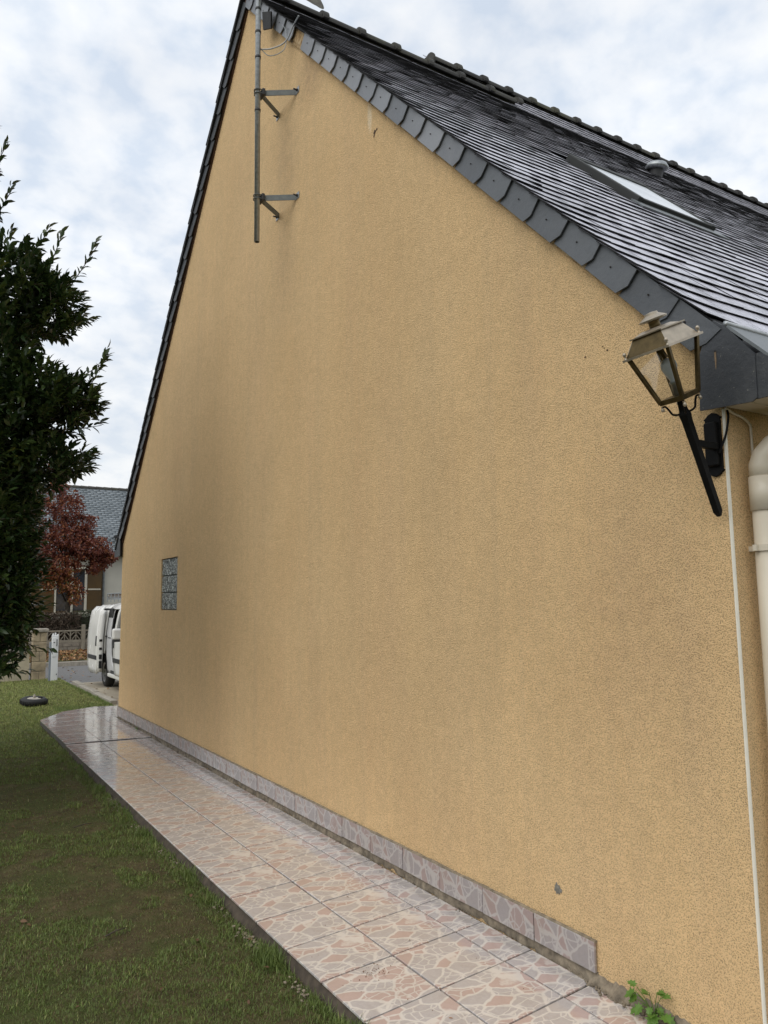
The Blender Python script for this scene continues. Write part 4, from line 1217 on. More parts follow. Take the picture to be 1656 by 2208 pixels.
def shoot(p, d, length, nl, lnm=.095, seedr=.5):
    p = np.array(p, float); d = unit(np.array(d, float)); side = unit(np.cross(d, [0.1, .2, 1.0])); up = np.cross(side, d)
    bend = unit(d + np.array([0, 0, .35]))
    end = p + d * length * .5 + bend * length * .5
    for i in range(nl):
        t = (i + .6) / nl; a = i * 2.4 + seedr * 6
        q = p + (d * (1 - t) + bend * t) * length * t
        out = side * math.cos(a) + up * math.sin(a)
        open_ = 1.0 - .72 * t
        dd = unit(d * (.55 + .6 * t) + out * open_ + rng.normal(0, .12, 3))
        P_.append(q); D_.append(dd); N_.append(unit(np.cross(dd, out) * .2 + np.array([0, 0, 1]) + rng.normal(0, .35, 3)))
        Ln.append(lnm * rng.uniform(.7, 1.15)); Wd.append(lnm * .41 * rng.uniform(.75, 1.15)); Rn.append(np.clip(seedr * .55 + rng.normal(.12, .13), 0, 1))
    return p, end
for (bx, by, bz, rx, ry, rz, n) in blobs:
    for _ in range(n):
        v = unit(rng.normal(0, 1, 3)); r = rng.uniform(.25, 1.0) ** .45
        p = np.array([bx + v[0]*rx*r, by + v[1]*ry*r, bz + v[2]*rz*r])
        off = bx < -3.5  # far-left lobes: unseen foliage added to shade the wall and lawn
        d = unit(v * np.array([1, 1, .6]) + np.array([0, 0, .45]) + rng.normal(0, .35, 3))
        a, b_ = shoot(p - d * .10, d, rng.uniform(.12, .24), int(rng.integers(9, 15)), .16 if off else .092, rng.random())
        if _ % 3 == 0: twigs.tube([tuple(a - d * .12), tuple(b_)], .003, 4)
for (p, d, l_, n) in (((-1.60, 5.6, 4.72), (.5, 0, .85), .52, 24), ((-1.42, 5.6, 3.72), (.45, 0, .9), .46, 20), ((-1.46, 5.6, 3.85), (.75, 0, .5), .30, 13), ((-1.58, 5.6, 3.42), (.9, 0, .25), .28, 13), ((-1.55, 5.55, 3.30), (.9, 0, .1), .26, 12),
                      ((-1.72, 5.6, 4.28), (1, 0, .15), .34, 14), ((-1.75, 5.6, 4.40), (.9, 0, .35), .34, 14), ((-1.80, 5.6, 4.85), (.3, 0, .9), .38, 16), ((-1.95, 5.6, 4.95), (.5, 0, .8), .32, 14), ((-1.62, 5.6, 2.98), (.9, 0, .3), .30, 14), ((-1.60, 5.6, 2.90), (.9, 0, .0), .26, 12), ((-1.66, 5.6, 3.0), (.7, 0, .7), .24, 12),
                      ((-2.28, 5.7, 5.2), (.4, 0, .9), .45, 18), ((-2.35, 5.7, 5.6), (.4, 0, .9), .45, 16), ((-1.92, 5.5, 1.38), (.7, 0, -.5), .26, 12), ((-2.12, 5.5, 1.20), (.9, 0, .1), .26, 10), ((-2.1, 5.5, 1.14), (.8, 0, -.3), .24, 10)):
    a, b_ = shoot(p, d, l_, n, .095, rng.random()); twigs.tube([tuple(a - unit(np.array(d, float)) * .25), tuple(a), tuple(b_)], [.006, .005, .003], 5)
leaves('crown', np.array(P_), np.array(D_), np.array(N_), np.array(Ln), np.array(Wd), np.array(Rn), M_LAUREL, lt)
twigs.build('twigs', M_BARK, lt)
for (q, r0) in (((-1.9, 5.6, 4.5), .03), ((-1.7, 5.6, 3.5), .035), ((-1.75, 5.6, 2.9), .03), ((-2.3, 5.5, 1.9), .03), ((-2.0, 5.5, 1.3), .02), ((-3.4, 6.1, 3.4), .03), ((-2.6, 5.0, 3.6), .03)):
    q = Vector(q); s_ = Vector((-2.75, 5.8, max(.9, q.z - .9))); mm = MB(); mm.tube([s_, s_.lerp(q, .5) + Vector((0, 0, .08)), q], [r0, r0 * .7, r0 * .3], 7); mm.build('limb', M_BARK, lt, smooth=True)

# ------------------------------------------------------------------ red tree across the road
rt = empty('maple_tree', (2.3, 29.6, .05))
tag(rt, 'slender autumn tree with red and orange leaves in front of the pale house', 'tree')
mm = MB(); mm.tube([(2.3, 29.6, 0), (2.28, 29.6, 2.2), (2.1, 29.6, 4.2), (1.75, 29.6, 6.8)], [.11, .085, .055, .012], 8); mm.build('trunk', M_BARK, rt, smooth=True)
lm = [((2.9, 29.5, 3.3), 1.6), ((3.5, 29.5, 3.6), 2.2), ((1.3, 29.5, 3.4), 1.8), ((2.7, 29.5, 5.2), 3.3), ((1.2, 29.6, 5.2), 3.2), ((2.6, 29.4, 2.2), 1.5), ((1.9, 29.3, 6.2), 4.4)]
for q, z0 in lm:
    mm = MB(); mm.tube([(2.2, 29.6, z0), (Vector(q) + Vector((2.2, 29.6, z0))) / 2 + Vector((0, 0, .15)), q], [.035, .022, .006], 6); mm.build('limb', M_BARK, rt, smooth=True)
bl = [(1.75, 29.6, 6.6, .45, .4, .95, 900), (2.1, 29.6, 5.5, .75, .7, .8, 1500), (2.75, 29.6, 4.75, .55, .6, .55, 1100), (2.9, 29.5, 3.9, .95, .8, .55, 2600), (3.62, 29.5, 3.55, .42, .5, .42, 900), (3.25, 29.5, 3.15, .35, .5, .35, 500), (1.9, 29.5, 4.2, 1.0, .9, .8, 2600),
      (1.9, 29.4, 3.2, .85, .7, .55, 1500), (2.3, 29.4, 2.5, .5, .5, .45, 600), (1.5, 29.4, 2.7, .5, .5, .6, 700), (2.55, 29.4, 2.0, .30, .4, .35, 220), (1.0, 29.4, 3.4, .8, .8, 1.3, 1300), (.9, 29.5, 5.2, .8, .7, 1.1, 1200)]
P_, D_, Rn = [], [], []
for (bx, by, bz, rx, ry, rz, n) in bl:
    v = unit(rng.normal(0, 1, (n, 3))); r = rng.uniform(.1, 1, n)[:, None] ** .5
    # clump the leaves on little sprays
    p = np.array([bx, by, bz]) + v * np.array([rx, ry, rz]) * r
    p = p + (pnoise(p[:, 0] * 5, p[:, 2] * 5, 9)[:, None] - .5) * .25
    P_.append(p); D_.append(unit(rng.normal(0, 1, (n, 3)) + np.array([0, 0, -.3])))
    low = np.clip((3.6 - p[:, 2]) / 1.2, 0, 1) * np.clip((2.9 - p[:, 0]) / .5, 0, 1)
    Rn.append(np.clip(rng.normal(.33, .16, n) + low * rng.uniform(.15, .55, n), 0, 1))
P_ = np.concatenate(P_); D_ = np.concatenate(D_); Rn = np.concatenate(Rn); n = len(P_)
leaves('crown', P_, D_, unit(rng.normal(0, 1, (n, 3)) + np.array([0, -.3, .6])), rng.uniform(.07, .12, n), rng.uniform(.055, .09, n), Rn, M_MAPLE, rt)

# ------------------------------------------------------------------ van
van = empty('parked_van', (1.8, 15, -.13))
tag(van, 'white panel van with its side door slid open, parked behind the house corner', 'van')
VX0, VX1 = .88, 2.70; VZ = -.13
def sidex(z, x0=VX0):
    t = max(0.0, z - (VZ + 1.0)); lo = max(0., (VZ + .45) - z)
    return x0 + .13 * t ** 1.6 + .05 * math.exp(-((z - VZ - 1.78) / .1) ** 2) * 0 + .10 * lo ** 1.2 + max(0, z - (VZ + 1.66)) ** 1.3 * 1.3
def panel(name, outline, mat, x0=VX0, th=.025, parent=van, mirror=False, nz=14):
    """outline: list of (z, ya, yb) rows from bottom to top; bulged side panel"""
    V = []; F_ = []; ny = 6
    zs = [r[0] for r in outline]
    rows = []
    for i in range(nz + 1):
        z = zs[0] + (zs[-1] - zs[0]) * i / nz
        for a, b_ in zip(outline[:-1], outline[1:]):
            if a[0] <= z <= b_[0] + 1e-9:
                t = (z - a[0]) / (b_[0] - a[0] + 1e-9); rows.append((z, a[1] + (b_[1]-a[1]) * t, a[2] + (b_[2]-a[2]) * t)); break
    for z, ya, yb in rows:
        for j in range(ny + 1):
            y = ya + (yb - ya) * j / ny; x = sidex(z, x0)
            V.append((VX0 + VX1 - x if mirror else x, y, z))
    q = ny + 1
    for i in range(len(rows) - 1):
        for j in range(ny): F_.append((i*q+j, i*q+j+1, (i+1)*q+j+1, (i+1)*q+j))
    mm = MB(); mm.add(V, F_); o = mm.build(name, mat, parent, smooth=True)
    md = o.modifiers.new('s', 'SOLIDIFY'); md.thickness = th; md.offset = 0
    return o
z = lambda h: VZ + h
# left (visible) side: front door, pillar, sill, rear quarter
panel('front_door', [(z(.34), 13.55, 14.78), (z(.62), 13.55, 14.93), (z(1.0), 13.55, 14.97), (z(1.08), 13.6, 14.96)], M_WHITE_VAN)
panel('door_pillar', [(z(1.06), 14.80, 14.965), (z(1.72), 14.66, 14.80)], M_WHITE_VAN)
panel('door_header', [(z(1.70), 13.9, 15.62), (z(1.79), 14.0, 15.60)], M_WHITE_VAN)
panel('door_window', [(z(1.10), 13.65, 14.80), (z(1.70), 14.1, 14.66)], M_PANE, th=.01)
panel('rear_quarter', [(z(.74), 15.80, 17.10), (z(1.2), 15.80, 17.12), (z(1.79), 15.78, 17.02)], M_WHITE_VAN)
panel('wheel_arch', [(z(.34), 16.42, 17.08), (z(.60), 16.38, 17.10), (z(.76), 16.2, 17.10)], M_WHITE_VAN)
panel('far_side', [(z(.34), 13.0, 17.08), (z(1.1), 13.0, 17.12), (z(1.79), 14.0, 17.02)], M_WHITE_VAN, mirror=True)
m = MB(); m.box((VX0 + .0, 13.5, z(.26)), (VX0 + .14, 15.5, z(.34))); m.build('sill', M_WHITE_VAN, van, bevel=.02)
m = MB(); m.box((VX0 + .02, 14.86, z(.34)), (VX0 + .22, 15.30, z(.41))); m.build('step', M_TRIM, van, bevel=.01)
# roof: arched
V = []; F_ = []; na = 10
st_ = [(17.04, 1.60, 0), (16.98, 1.78, 0), (16.6, 1.85, 0), (15.0, 1.86, 0), (14.2, 1.80, 0), (13.7, 1.55, 0), (13.25, 1.16, 0), (12.9, 1.05, 0), (12.55, .85, 0), (12.45, .45, 0)]
for y, h, _ in st_:
    for k in range(na + 1):
        t = -1 + 2 * k / na; xs = .90 * (1 - .04 * (h > 1.3)) if True else .9
        drop = .10 * abs(t) ** 5 + .03 * t * t
        hw = (VX1 - VX0) / 2 - .02 - max(0, h - 1.0) * .12
        V.append(((VX0 + VX1) / 2 + t * hw, y, z(h - drop)))
for i in range(len(st_) - 1):
    for k in range(na): F_.append((i*(na+1)+k, i*(na+1)+k+1, (i+1)*(na+1)+k+1, (i+1)*(na+1)+k))
mm = MB(); mm.add(V, F_); mm.build('body', M_WHITE_VAN, van, smooth=True)
m = MB(); m.box((VX0 + .06, 17.04, z(.32)), (VX1 - .06, 17.10, z(1.62))); m.build('rear_doors', M_WHITE_VAN, van, bevel=.03)
m = MB(); m.box((VX0 + .03, 12.5, z(.30)), (VX1 - .03, 13.6, z(.95))); m.build('nose', M_WHITE_VAN, van, bevel=.06)
m = MB(); m.box((VX0 + .02, 12.42, z(.22)), (VX1 - .02, 12.56, z(.55))); m.box((VX0 + .04, 17.08, z(.24)), (VX1 - .04, 17.18, z(.50))); m.build('bumper', M_TRIM, van, bevel=.04)
# inside: floor, bulkhead, far lining, white pressed inner wall by the opening
m = MB(); m.box((VX0 + .14, 13.6, z(.40)), (VX1 - .08, 17.0, z(.44))); m.box((VX1 - .10, 13.6, z(.44)), (VX1 - .08, 17.0, z(1.72))); m.box((VX0 + .12, 14.75, z(.44)), (VX1 - .1, 14.78, z(1.70))); m.box((VX0+.12, 14.5, z(1.72)), (VX1-.12, 16.95, z(1.74))); m.build('cargo_lining', M_DARKIN, van)
M_INNER = simple('primer_inside', (.50, .50, .50, 1), .5, 0, .15, 5)
panel('door_jamb', [(z(.36), 14.86, 15.60), (z(.44), 14.98, 15.64), (z(.56), 15.14, 15.68), (z(.72), 15.25, 15.80), (z(.95), 15.29, 15.90), (z(1.06), 15.30, 15.90), (z(1.14), 15.40, 15.90), (z(1.40), 15.40, 15.90), (z(1.70), 15.34, 15.84)], M_INNER, x0=VX0 + .035, th=.02, nz=26)
m = MB(); m.box((VX0 + .02, 15.35, z(1.075)), (VX0 + .032, 15.62, z(1.095))); m.box((VX0 + .028, 15.36, z(.93)), (VX0 + .036, 15.40, z(.97))); m.build('door_rail', M_TRIM, van)
m = MB(); m.box((VX0 + .07, 15.38, z(.38)), (VX0 + .10, 17.0, z(1.72))); m.box((VX0 + .13, 14.80, z(.40)), (VX0 + .16, 15.0, z(1.72))); m.build('cargo_lining', M_DARKIN, van)
# slid-open side door, standing off the body
DX = .735
panel('sliding_door', [(z(.30), 15.90, 16.78), (z(.45), 15.84, 16.86), (z(.7), 15.80, 16.93), (z(1.05), 15.80, 16.94), (z(1.5), 15.82, 16.92), (z(1.70), 15.84, 16.88), (z(1.76), 15.88, 16.80)], M_WHITE_VAN, x0=DX, th=.03)
panel('door_inner', [(z(.34), 15.80, 15.84), (z(.7), 15.755, 15.80), (z(1.05), 15.75, 15.80), (z(1.68), 15.78, 15.83)], M_WHITE_VAN, x0=DX + .045, th=.09)
for (h0, h1) in ((.42, .58), (.62, .72), (.82, .87), (1.0, 1.05)):
    m = MB(); m.box((DX + .012, 15.738, z(h0)), (DX + .075, 15.752, z(h1))); m.build('door_recess', M_DARKIN, van, bevel=.004)
panel('door_trim', [(z(.60), 15.86, 16.82), (z(.69), 15.86, 16.84)], M_TRIM, x0=DX - .018, th=.012)
panel('door_trim', [(z(.60), 13.6, 14.90), (z(.69), 13.6, 14.92)], M_TRIM, x0=VX0 - .018, th=.012)
panel('door_handle', [(z(.90), 15.90, 15.99), (z(1.12), 15.90, 15.97)], M_TRIM, x0=DX - .018, th=.02)
panel('door_handle', [(z(.90), 14.84, 14.93), (z(1.12), 14.84, 14.91)], M_TRIM, x0=VX0 - .02, th=.02)
m = MB(); m.box((VX0 - .005, 15.7, z(1.10)), (VX0 + .02, 16.9, z(1.125))); m.build('door_rail', M_TRIM, van)
# mirror
m = MB(); m.box((VX0 - .20, 14.10, z(1.10)), (VX0 - .01, 14.24, z(1.32))); m.build('mirror', M_WHITE_VAN, van, bevel=.035)
m = MB(); m.box((VX0 - .19, 14.11, z(1.055)), (VX0 + .05, 14.23, z(1.11))); m.build('mirror_base', M_TRIM, van, bevel=.012)
# wheels
def wheel(x, y, face):
    wz = z(.315)
    w = empty('wheel', (x, y, wz), van); ax = Vector((face, 0, 0))
    mm = MB(); mm.lathe([(.20, -.19), (.27, -.195), (.305, -.175), (.315, -.14), (.315, -.05), (.305, -.015), (.27, .0), (.215, -.005), (.20, -.02)], (x, y, wz), ax, 30); mm.build('tyre', M_RUBBER, w, smooth=True)
    mm = MB(); mm.lathe([(0, -.03), (.05, -.03), (.07, -.05), (.17, -.045), (.195, -.02), (.208, -.004), (.208, -.02)], (x, y, wz), ax, 30)
    for k in range(8):
        a = 2*PI*k/8; c_ = Vector((x, y, wz)) + ax * -.042 + Vector((0, math.cos(a) * .125, math.sin(a) * .125)); mm.lathe([(0, .006), (.022, .006), (.022, 0)], c_, ax, 8, 1)
    mm.build('rim', [M_RIM, M_DARKIN], w, smooth=False)
for y in (16.0, 13.3):
    wheel(VX0 + .04, y, -1); wheel(VX1 - .04, y, 1)
# roof rack
m = MB()
for x in (VX0 + .22, VX1 - .22):
    m.tube([(x, 14.1, z(2.05)), (x, 16.75, z(2.05))], .014, 8); m.tube([(x, 14.1, z(1.96)), (x, 16.75, z(1.96))], .010, 8)
    for y in np.linspace(14.1, 16.75, 8): m.tube([(x, y, z(1.86)), (x, y, z(2.05))], .010, 6)
for y in np.linspace(14.2, 16.7, 6): m.tube([(VX0 + .22, y, z(1.93)), (VX1 - .22, y, z(1.93))], .012, 6)
m.build('roof_rack', M_GALV, van)
m = MB(); m.box((VX0 + .25, 16.55, z(1.95)), (VX0 + .52, 16.85, z(1.99))); m.box((VX0 + .27, 16.6, z(2.01)), (VX0 + .5, 16.8, z(2.04)))
tag(m.build('plank_offcut', M_BRWOOD), 'short brown timber offcuts lying at the end of the van roof rack', 'timber')

# ------------------------------------------------------------------ gate post end, stone pillar, garden wall
gate = empty('gate', (.19, 18.0, -.13)); tag(gate, 'open white gate leaf seen edge on beside the stone pillar', 'gate')
m = MB(); m.box((.10, 17.95, -.12), (.25, 18.02, .96)); m.build('stile', M_WHITE, gate, bevel=.01)
m = MB(); m.box((.112, 17.935, .45), (.205, 17.949, .90)); m.build('lock_case', M_WHITE, gate, bevel=.006)
m = MB(); m.box((.135, 17.925, .78), (.165, 17.9345, .80)); m.box((.20, 17.925, .70), (.215, 17.949, .86)); m.box((.215, 17.94, .02), (.232, 17.949, .05)); m.build('latch', M_TRIM, gate)
m = MB(); m.box((.055, 17.98, -.12), (.099, 18.06, .80)); m.build('hinge_rail', simple('blue_grey_metal', (.24, .27, .31, 1), .5), gate, bevel=.006)
for (xa, xb, zt) in ((.11, .15, 1.0), (.165, .195, 1.02), (.215, .25, .985)):
    m = MB(); m.box((xa, 17.96, .955), (xb, 18.01, zt)); m.build('finial', M_WHITE, gate, bevel=.012)
m = MB(); m.box((.075, 18.03, .68), (.13, 18.05, .72)); m.box((.115, 18.03, .50), (.135, 18.05, .70)); m.build('handle', M_WHITE, gate)

pil = empty('gate_pillar', (-.08, 18.6, -.13)); tag(pil, 'square pillar of sandy cut stone blocks beside the white gate', 'pillar')
zz = -.15; k = 0
while zz < 1.02:
    hgt = .235
    if k % 2: parts = ((-.255, .05),)
    else: parts = ((-.255, -.10), (-.093, .05))
    for a, b_ in parts:
        m = MB(); m.box((a, 18.42, zz + .004), (b_, 18.75, zz + hgt - .004)); m.build('stone_block', M_STONE, pil, bevel=.016)
    zz += hgt; k += 1
m = MB(); m.box((-.245, 18.43, -.15), (.04, 18.74, 1.02)); m.build('mortar_core', M_CRUMB, pil)
m = MB(); m.box((-.30, 18.38, 1.025), (.09, 18.80, 1.11)); m.build('coping', M_CONC, pil, bevel=.02)
gwall = empty('garden_wall', (-4, 18.6, -.13)); tag(gwall, 'low cream rendered garden wall running left from the stone pillar', 'wall')
m = MB(); m.box((-16, 18.52, -.2), (-.31, 18.70, .55)); m.build('wall_body', simple('cream_render_wall', (.50, .44, .32, 1), .9, 0, .2, 3), gwall)
m = MB(); m.box((-16, 18.47, .55), (-.31, 18.75, .61)); m.build('coping', M_CONC, gwall, bevel=.01)

# hedge behind that wall
def hedge(name, x0, x1, y0, y1, z0, z1, n, mat, label, ll=.06):
    P = np.stack([rng.uniform(x0, x1, n), rng.uniform(y0, y1, n), z0 + (z1 - z0) * rng.uniform(0, 1, n) ** .8], 1)
    P[:, 2] += .10 * (pnoise(P[:, 0] * 4, P[:, 1] * 3, 31) - .5)
    front = rng.random(n) < .5; P[front, 1] = y0 + np.abs(rng.normal(0, .06, front.sum())) + .08 * pnoise(P[front, 0] * 6, P[front, 2] * 6, 12)
    h = empty(name, ((x0 + x1) / 2, (y0 + y1) / 2, z0)); tag(h, label, 'hedge')
    leaves('foliage', P, unit(rng.normal(0, 1, (n, 3)) + np.array([0, -.2, .5])), unit(rng.normal(0, 1, (n, 3)) + np.array([0, -.8, .4])), rng.uniform(.6, 1.5, n) * ll, rng.uniform(.5, 1, n) * ll * .5, rng.random(n), mat, h)
    m = MB(); m.box((x0 + .1, y0 + .22, z0), (x1 - .1, y1 - .05, z1 - .22)); m.build('branches', M_BARK, h)
    return h
hedge('hedge', -14, -.7, 19.0, 19.6, -.1, 1.0, 14000, M_HEDGEG, 'dark clipped hedge standing behind the low cream garden wall')

# ------------------------------------------------------------------ precast fence across the road
fen = empty('concrete_fence', (2, 27.8, -.02)); tag(fen, 'precast concrete fence with openwork fan panels across the road', 'fence')
PW = 1.92
M_FENCEPOST = simple('fence_post', (.25, .22, .17, 1), .9, 0, .2, 5)
for k in range(-6, 7):
    xp = 2.50 + k * (PW + .12)
    m = MB(); m.box((xp, 27.74, -.1), (xp + .12, 27.88, .95)); m.build('post', M_FENCEPOST, fen, bevel=.01)
    if k < -2 or k > 1: 
        m = MB(); m.box((xp - PW, 27.78, -.1), (xp, 27.84, .80)); m.build('panel', M_STONEF, fen); continue
    xa = xp - PW
    # stone-pattern lower panels: blocks stand proud
    m = MB(); m.box((xa, 27.79, -.1), (xp, 27.84, .30)); m.build('lower_panel', M_STONEF, fen)
    for r_ in range(3):
        x = xa + .01; zc0 = -.08 + r_ * .128
        while x < xp - .1:
            w = min(random.uniform(.22, .42), xp - .01 - x); m = MB(); m.box((x, 27.765 + random.uniform(-.008, .008), zc0), (x + w - .012, 27.79, zc0 + .116)); m.build('stone', M_STONEF, fen, bevel=.01); x += w
    # open panel: frame plus fans
    m = MB(); m.box((xa, 27.78, .305), (xp, 27.84, .36)); m.build('rail', M_FENCEPOST, fen)
    m = MB(); m.box((xa, 27.78, .715), (xp, 27.84, .765)); m.build('rail', M_FENCEPOST, fen)
    nb = 5
    for j in range(nb + 1):
        x = xa + PW * j / nb; m = MB(); m.box((x - .018, 27.785, .36), (x + .018, 27.835, .715)); m.build('mullion', M_FENCEPOST, fen)
    for j in range(nb):
        xc = xa + PW * (j + .5) / nb; w = PW / nb / 2 - .018
        m = MB()
        # arched fan: three rays and a bow
        for (ax_, tx_, tz) in ((-w, 0, .60), (w, 0, .60), (0, 0, .715)):
            p0 = Vector((xc + ax_, 27.81, .36)); p1 = Vector((xc + tx_, 27.81, tz)); m.tube([p0, p1], .016, 5)
        m.tube([(xc - w, 27.81, .56), (xc - w * .5, 27.81, .66), (xc, 27.81, .70), (xc + w * .5, 27.81, .66), (xc + w, 27.81, .56)], .016, 5)
        m.box((xc - w, 27.79, .36), (xc + w, 27.83, .41)); m.build('fan', M_FENCEPOST, fen)
hedge('hedge', -6, 2.45, 27.95, 28.7, 0, 1.36, 26000, M_HEDGE, 'bare brown twiggy hedge rising behind the concrete fence', .10)
hedge('hedge', 2.1, 7.5, 28.0, 28.9, 0, 1.45, 16000, M_HEDGEG, 'dark green hedge at the right end of the concrete fence', .06)
# fallen leaves on the verge
n = 5200; x = rng.uniform(-1, 5, n); y = rng.uniform(22.95, 27.6, n); k_ = rng.random(n) < .35 + .65 * pnoise(x * 1.5, y * 1.2, 41); x, y = x[k_], y[k_]; n = len(x)
P = np.stack([x, y, -.02 + (y - 22.9) * .008 + rng.uniform(.01, .05, n)], 1)
tag(leaves('fallen_leaves', P, unit(rng.normal(0, 1, (n, 3)) * np.array([1, 1, .3])), unit(rng.normal(0, .5, (n, 3)) + np.array([0, 0, 1])), rng.uniform(.07, .13, n), rng.uniform(.05, .10, n), rng.random(n), M_DEADLEAF), kind='stuff')
x = rng.uniform(-3, 6, 7000); y = rng.uniform(22.95, 27.7, 7000)
blades('verge_grass', x, y, -.02 + (y - 22.9) * .006, rng.uniform(.03, .08, 7000), np.full(7000, .014), np.clip(rng.normal(.5, .2, 7000), 0, 1), M_GRASS)
n = 130; x = rng.uniform(.5, 2.4, n); y = rng.uniform(12.5, 22.6, n)
P = np.stack([x, y, np.where(y > 17.2, -.145, -.128)], 1)
tag(leaves('stray_leaves', P, unit(rng.normal(0, 1, (n, 3)) * np.array([1, 1, .15])), unit(rng.normal(0, .3, (n, 3)) + np.array([0, 0, 1])), rng.uniform(.05, .09, n), rng.uniform(.03, .06, n), rng.random(n), M_DEADLEAF), kind='stuff')

# ------------------------------------------------------------------ house across the road
fh = empty('neighbour_house', (2, 36, 0)); tag(fh, 'pale house with big blue-grey slate roof and brown shutters across the road', 'house')
HY = 33.0
m = MB(); m.add([(-9, HY, -.1), (9, HY, -.1), (9, HY, 4.0), (-9, HY, 4.0)], [(0, 1, 2, 3)]); m.add([(-9, HY, -.1), (-9, HY + 8, -.1), (-9, HY + 8, 4), (-9, HY + 4, 7), (-9, HY, 4)], [(0, 1, 2, 3, 4)])
m.build('wall', M_HOUSEWALL, fh)
rs0, rs1 = Vector((0, HY - .35, 3.95)), Vector((0, HY + 3.1, 7.20))
sv = rs1 - rs0; sn = Vector((0, -sv.z, sv.y)).normalized()
m = MB(); m.add([(-9.3, rs0.y, rs0.z), (9.3, rs0.y, rs0.z), (9.3, rs1.y, rs1.z), (-9.3, rs1.y, rs1.z)], [(0, 1, 2, 3)]); m.add([(-9.3, rs1.y + 3.4, rs0.z), (9.3, rs1.y + 3.4, rs0.z), (9.3, rs1.y, rs1.z), (-9.3, rs1.y, rs1.z)], [(0, 1, 2, 3)])
m.build('roof', M_SLATE_EDGE, fh)
V = []; F = []; RN = []; slen = sv.length; nc = int(slen / .145); su = sv.normalized()
for i in range(nc + 1):
    for j in range(60):
        x0 = -1.0 + j * .30 + (.15 if i % 2 else 0); 
        if x0 > 8: break
        k = len(V)
        for top in (0, 1):
            for (dx, ds) in ((.008, .012), (.292, .012), (.292, .150), (.008, .150)):
                p = rs0 + su * (i * .145 + ds) + sn * ((.006 + (.014 if ds < .05 else .0)) + top * .018); V.append((x0 + dx, p.y, p.z))
        F += [tuple(q + k for q in f) for f in BF]; RN += [random.random()] * 8
o = nmesh('slates', V, F, M_SLATE_FAR, fh, {'rnd': RN}); tag(o, kind='stuff')
m = MB(); 
for j in range(30): m.tube([(-1.2 + j * .35, rs1.y, rs1.z + .03), (-1.2 + j * .35 + .33, rs1.y, rs1.z + .03)], [.10, .085], 8)
m.build('ridge', M_RIDGE, fh)
m = MB(); m.box((-9.3, HY - .48, 3.80), (9.3, HY - .34, 3.93)); m.box((-9.3, HY - .36, 3.88), (9.3, HY, 3.94)); m.build('gutter', M_ZINC, fh, bevel=.03)
# wall dormer with white frame at the eave, partly behind the near house
dm = empty('dormer', (5.2, HY, 4), fh)
m = MB(); m.box((4.80, HY - .30, 3.95), (6.4, HY + 1.4, 4.62)); m.build('dormer_wall', M_CREAMFR, dm)
m = MB(); m.box((4.95, HY - .33, 4.0), (6.2, HY - .305, 4.52)); m.build('pane', M_PANE, dm)
m = MB(); m.box((4.72, HY - .42, 4.621), (6.5, HY + 1.6, 4.72)); m.build('dormer_roof', M_SLATE_EDGE, dm)
# window band: dark shutter wood and cream frames
wf = empty('window', (2.9, HY, 2), fh)
m = MB(); m.box((-.2, HY - .05, 1.30), (4.20, HY - .01, 3.35)); m.build('shutter_recess', M_SHUTTER, wf)
for (xa, xb) in ((2.33, 2.87), (3.0, 3.46)):
    m = MB(); m.box((xa, HY - .075, 1.42), (xb, HY - .055, 3.1)); m.build('pane', M_PANE, wf)
    m = MB(); m.box((xa + .02, HY - .054, 1.42), (xb - .02, HY - .051, 2.4)); m.build('curtain', M_CURT, wf)
for (xa, xb) in ((2.26, 2.33), (2.87, 3.0), (3.46, 3.56)):
    m = MB(); m.box((xa, HY - .10, 1.36), (xb, HY - .055, 3.2)); m.build('frame', M_CREAMFR, wf)
m = MB(); m.box((2.22, HY - .16, 1.26), (3.62, HY - .055, 1.335)); m.build('sill', M_CREAMFR, wf)
m = MB(); m.box((2.22, HY - .10, 3.2), (3.6, HY - .055, 3.3)); m.build('frame', M_CREAMFR, wf)
for xa in (3.565, 1.65):
    m = MB(); m.box((xa, HY - .09, 1.36), (xa + .60, HY - .055, 3.2)); m.build('shutter', M_SHUTTER, wf, bevel=.01)
    m = MB(); m.box((xa + .04, HY - .105, 2.30), (xa + .56, HY - .09, 2.36)); m.build('shutter_bar', M_CREAMFR, wf)
m = MB(); m.tube([(3.15, HY - .09, 1.9), (3.25, HY - .09, 2.55)], .02, 6); m.tube([(3.25, HY - .09, 2.55), (3.36, HY - .09, 1.9)], .02, 6); m.tube([(3.18, HY - .09, 2.15), (3.33, HY - .09, 2.15)], .015, 6); m.build('ladder_reflection', M_CREAMFR, wf)  # A-shaped reflection in the pane, built as solid pale bars
m = MB(); m.tube([(4.25, HY - .06, 0), (4.25, HY - .06, 3.8)], .045, 8); m.build('downpipe', M_ZINC, fh)

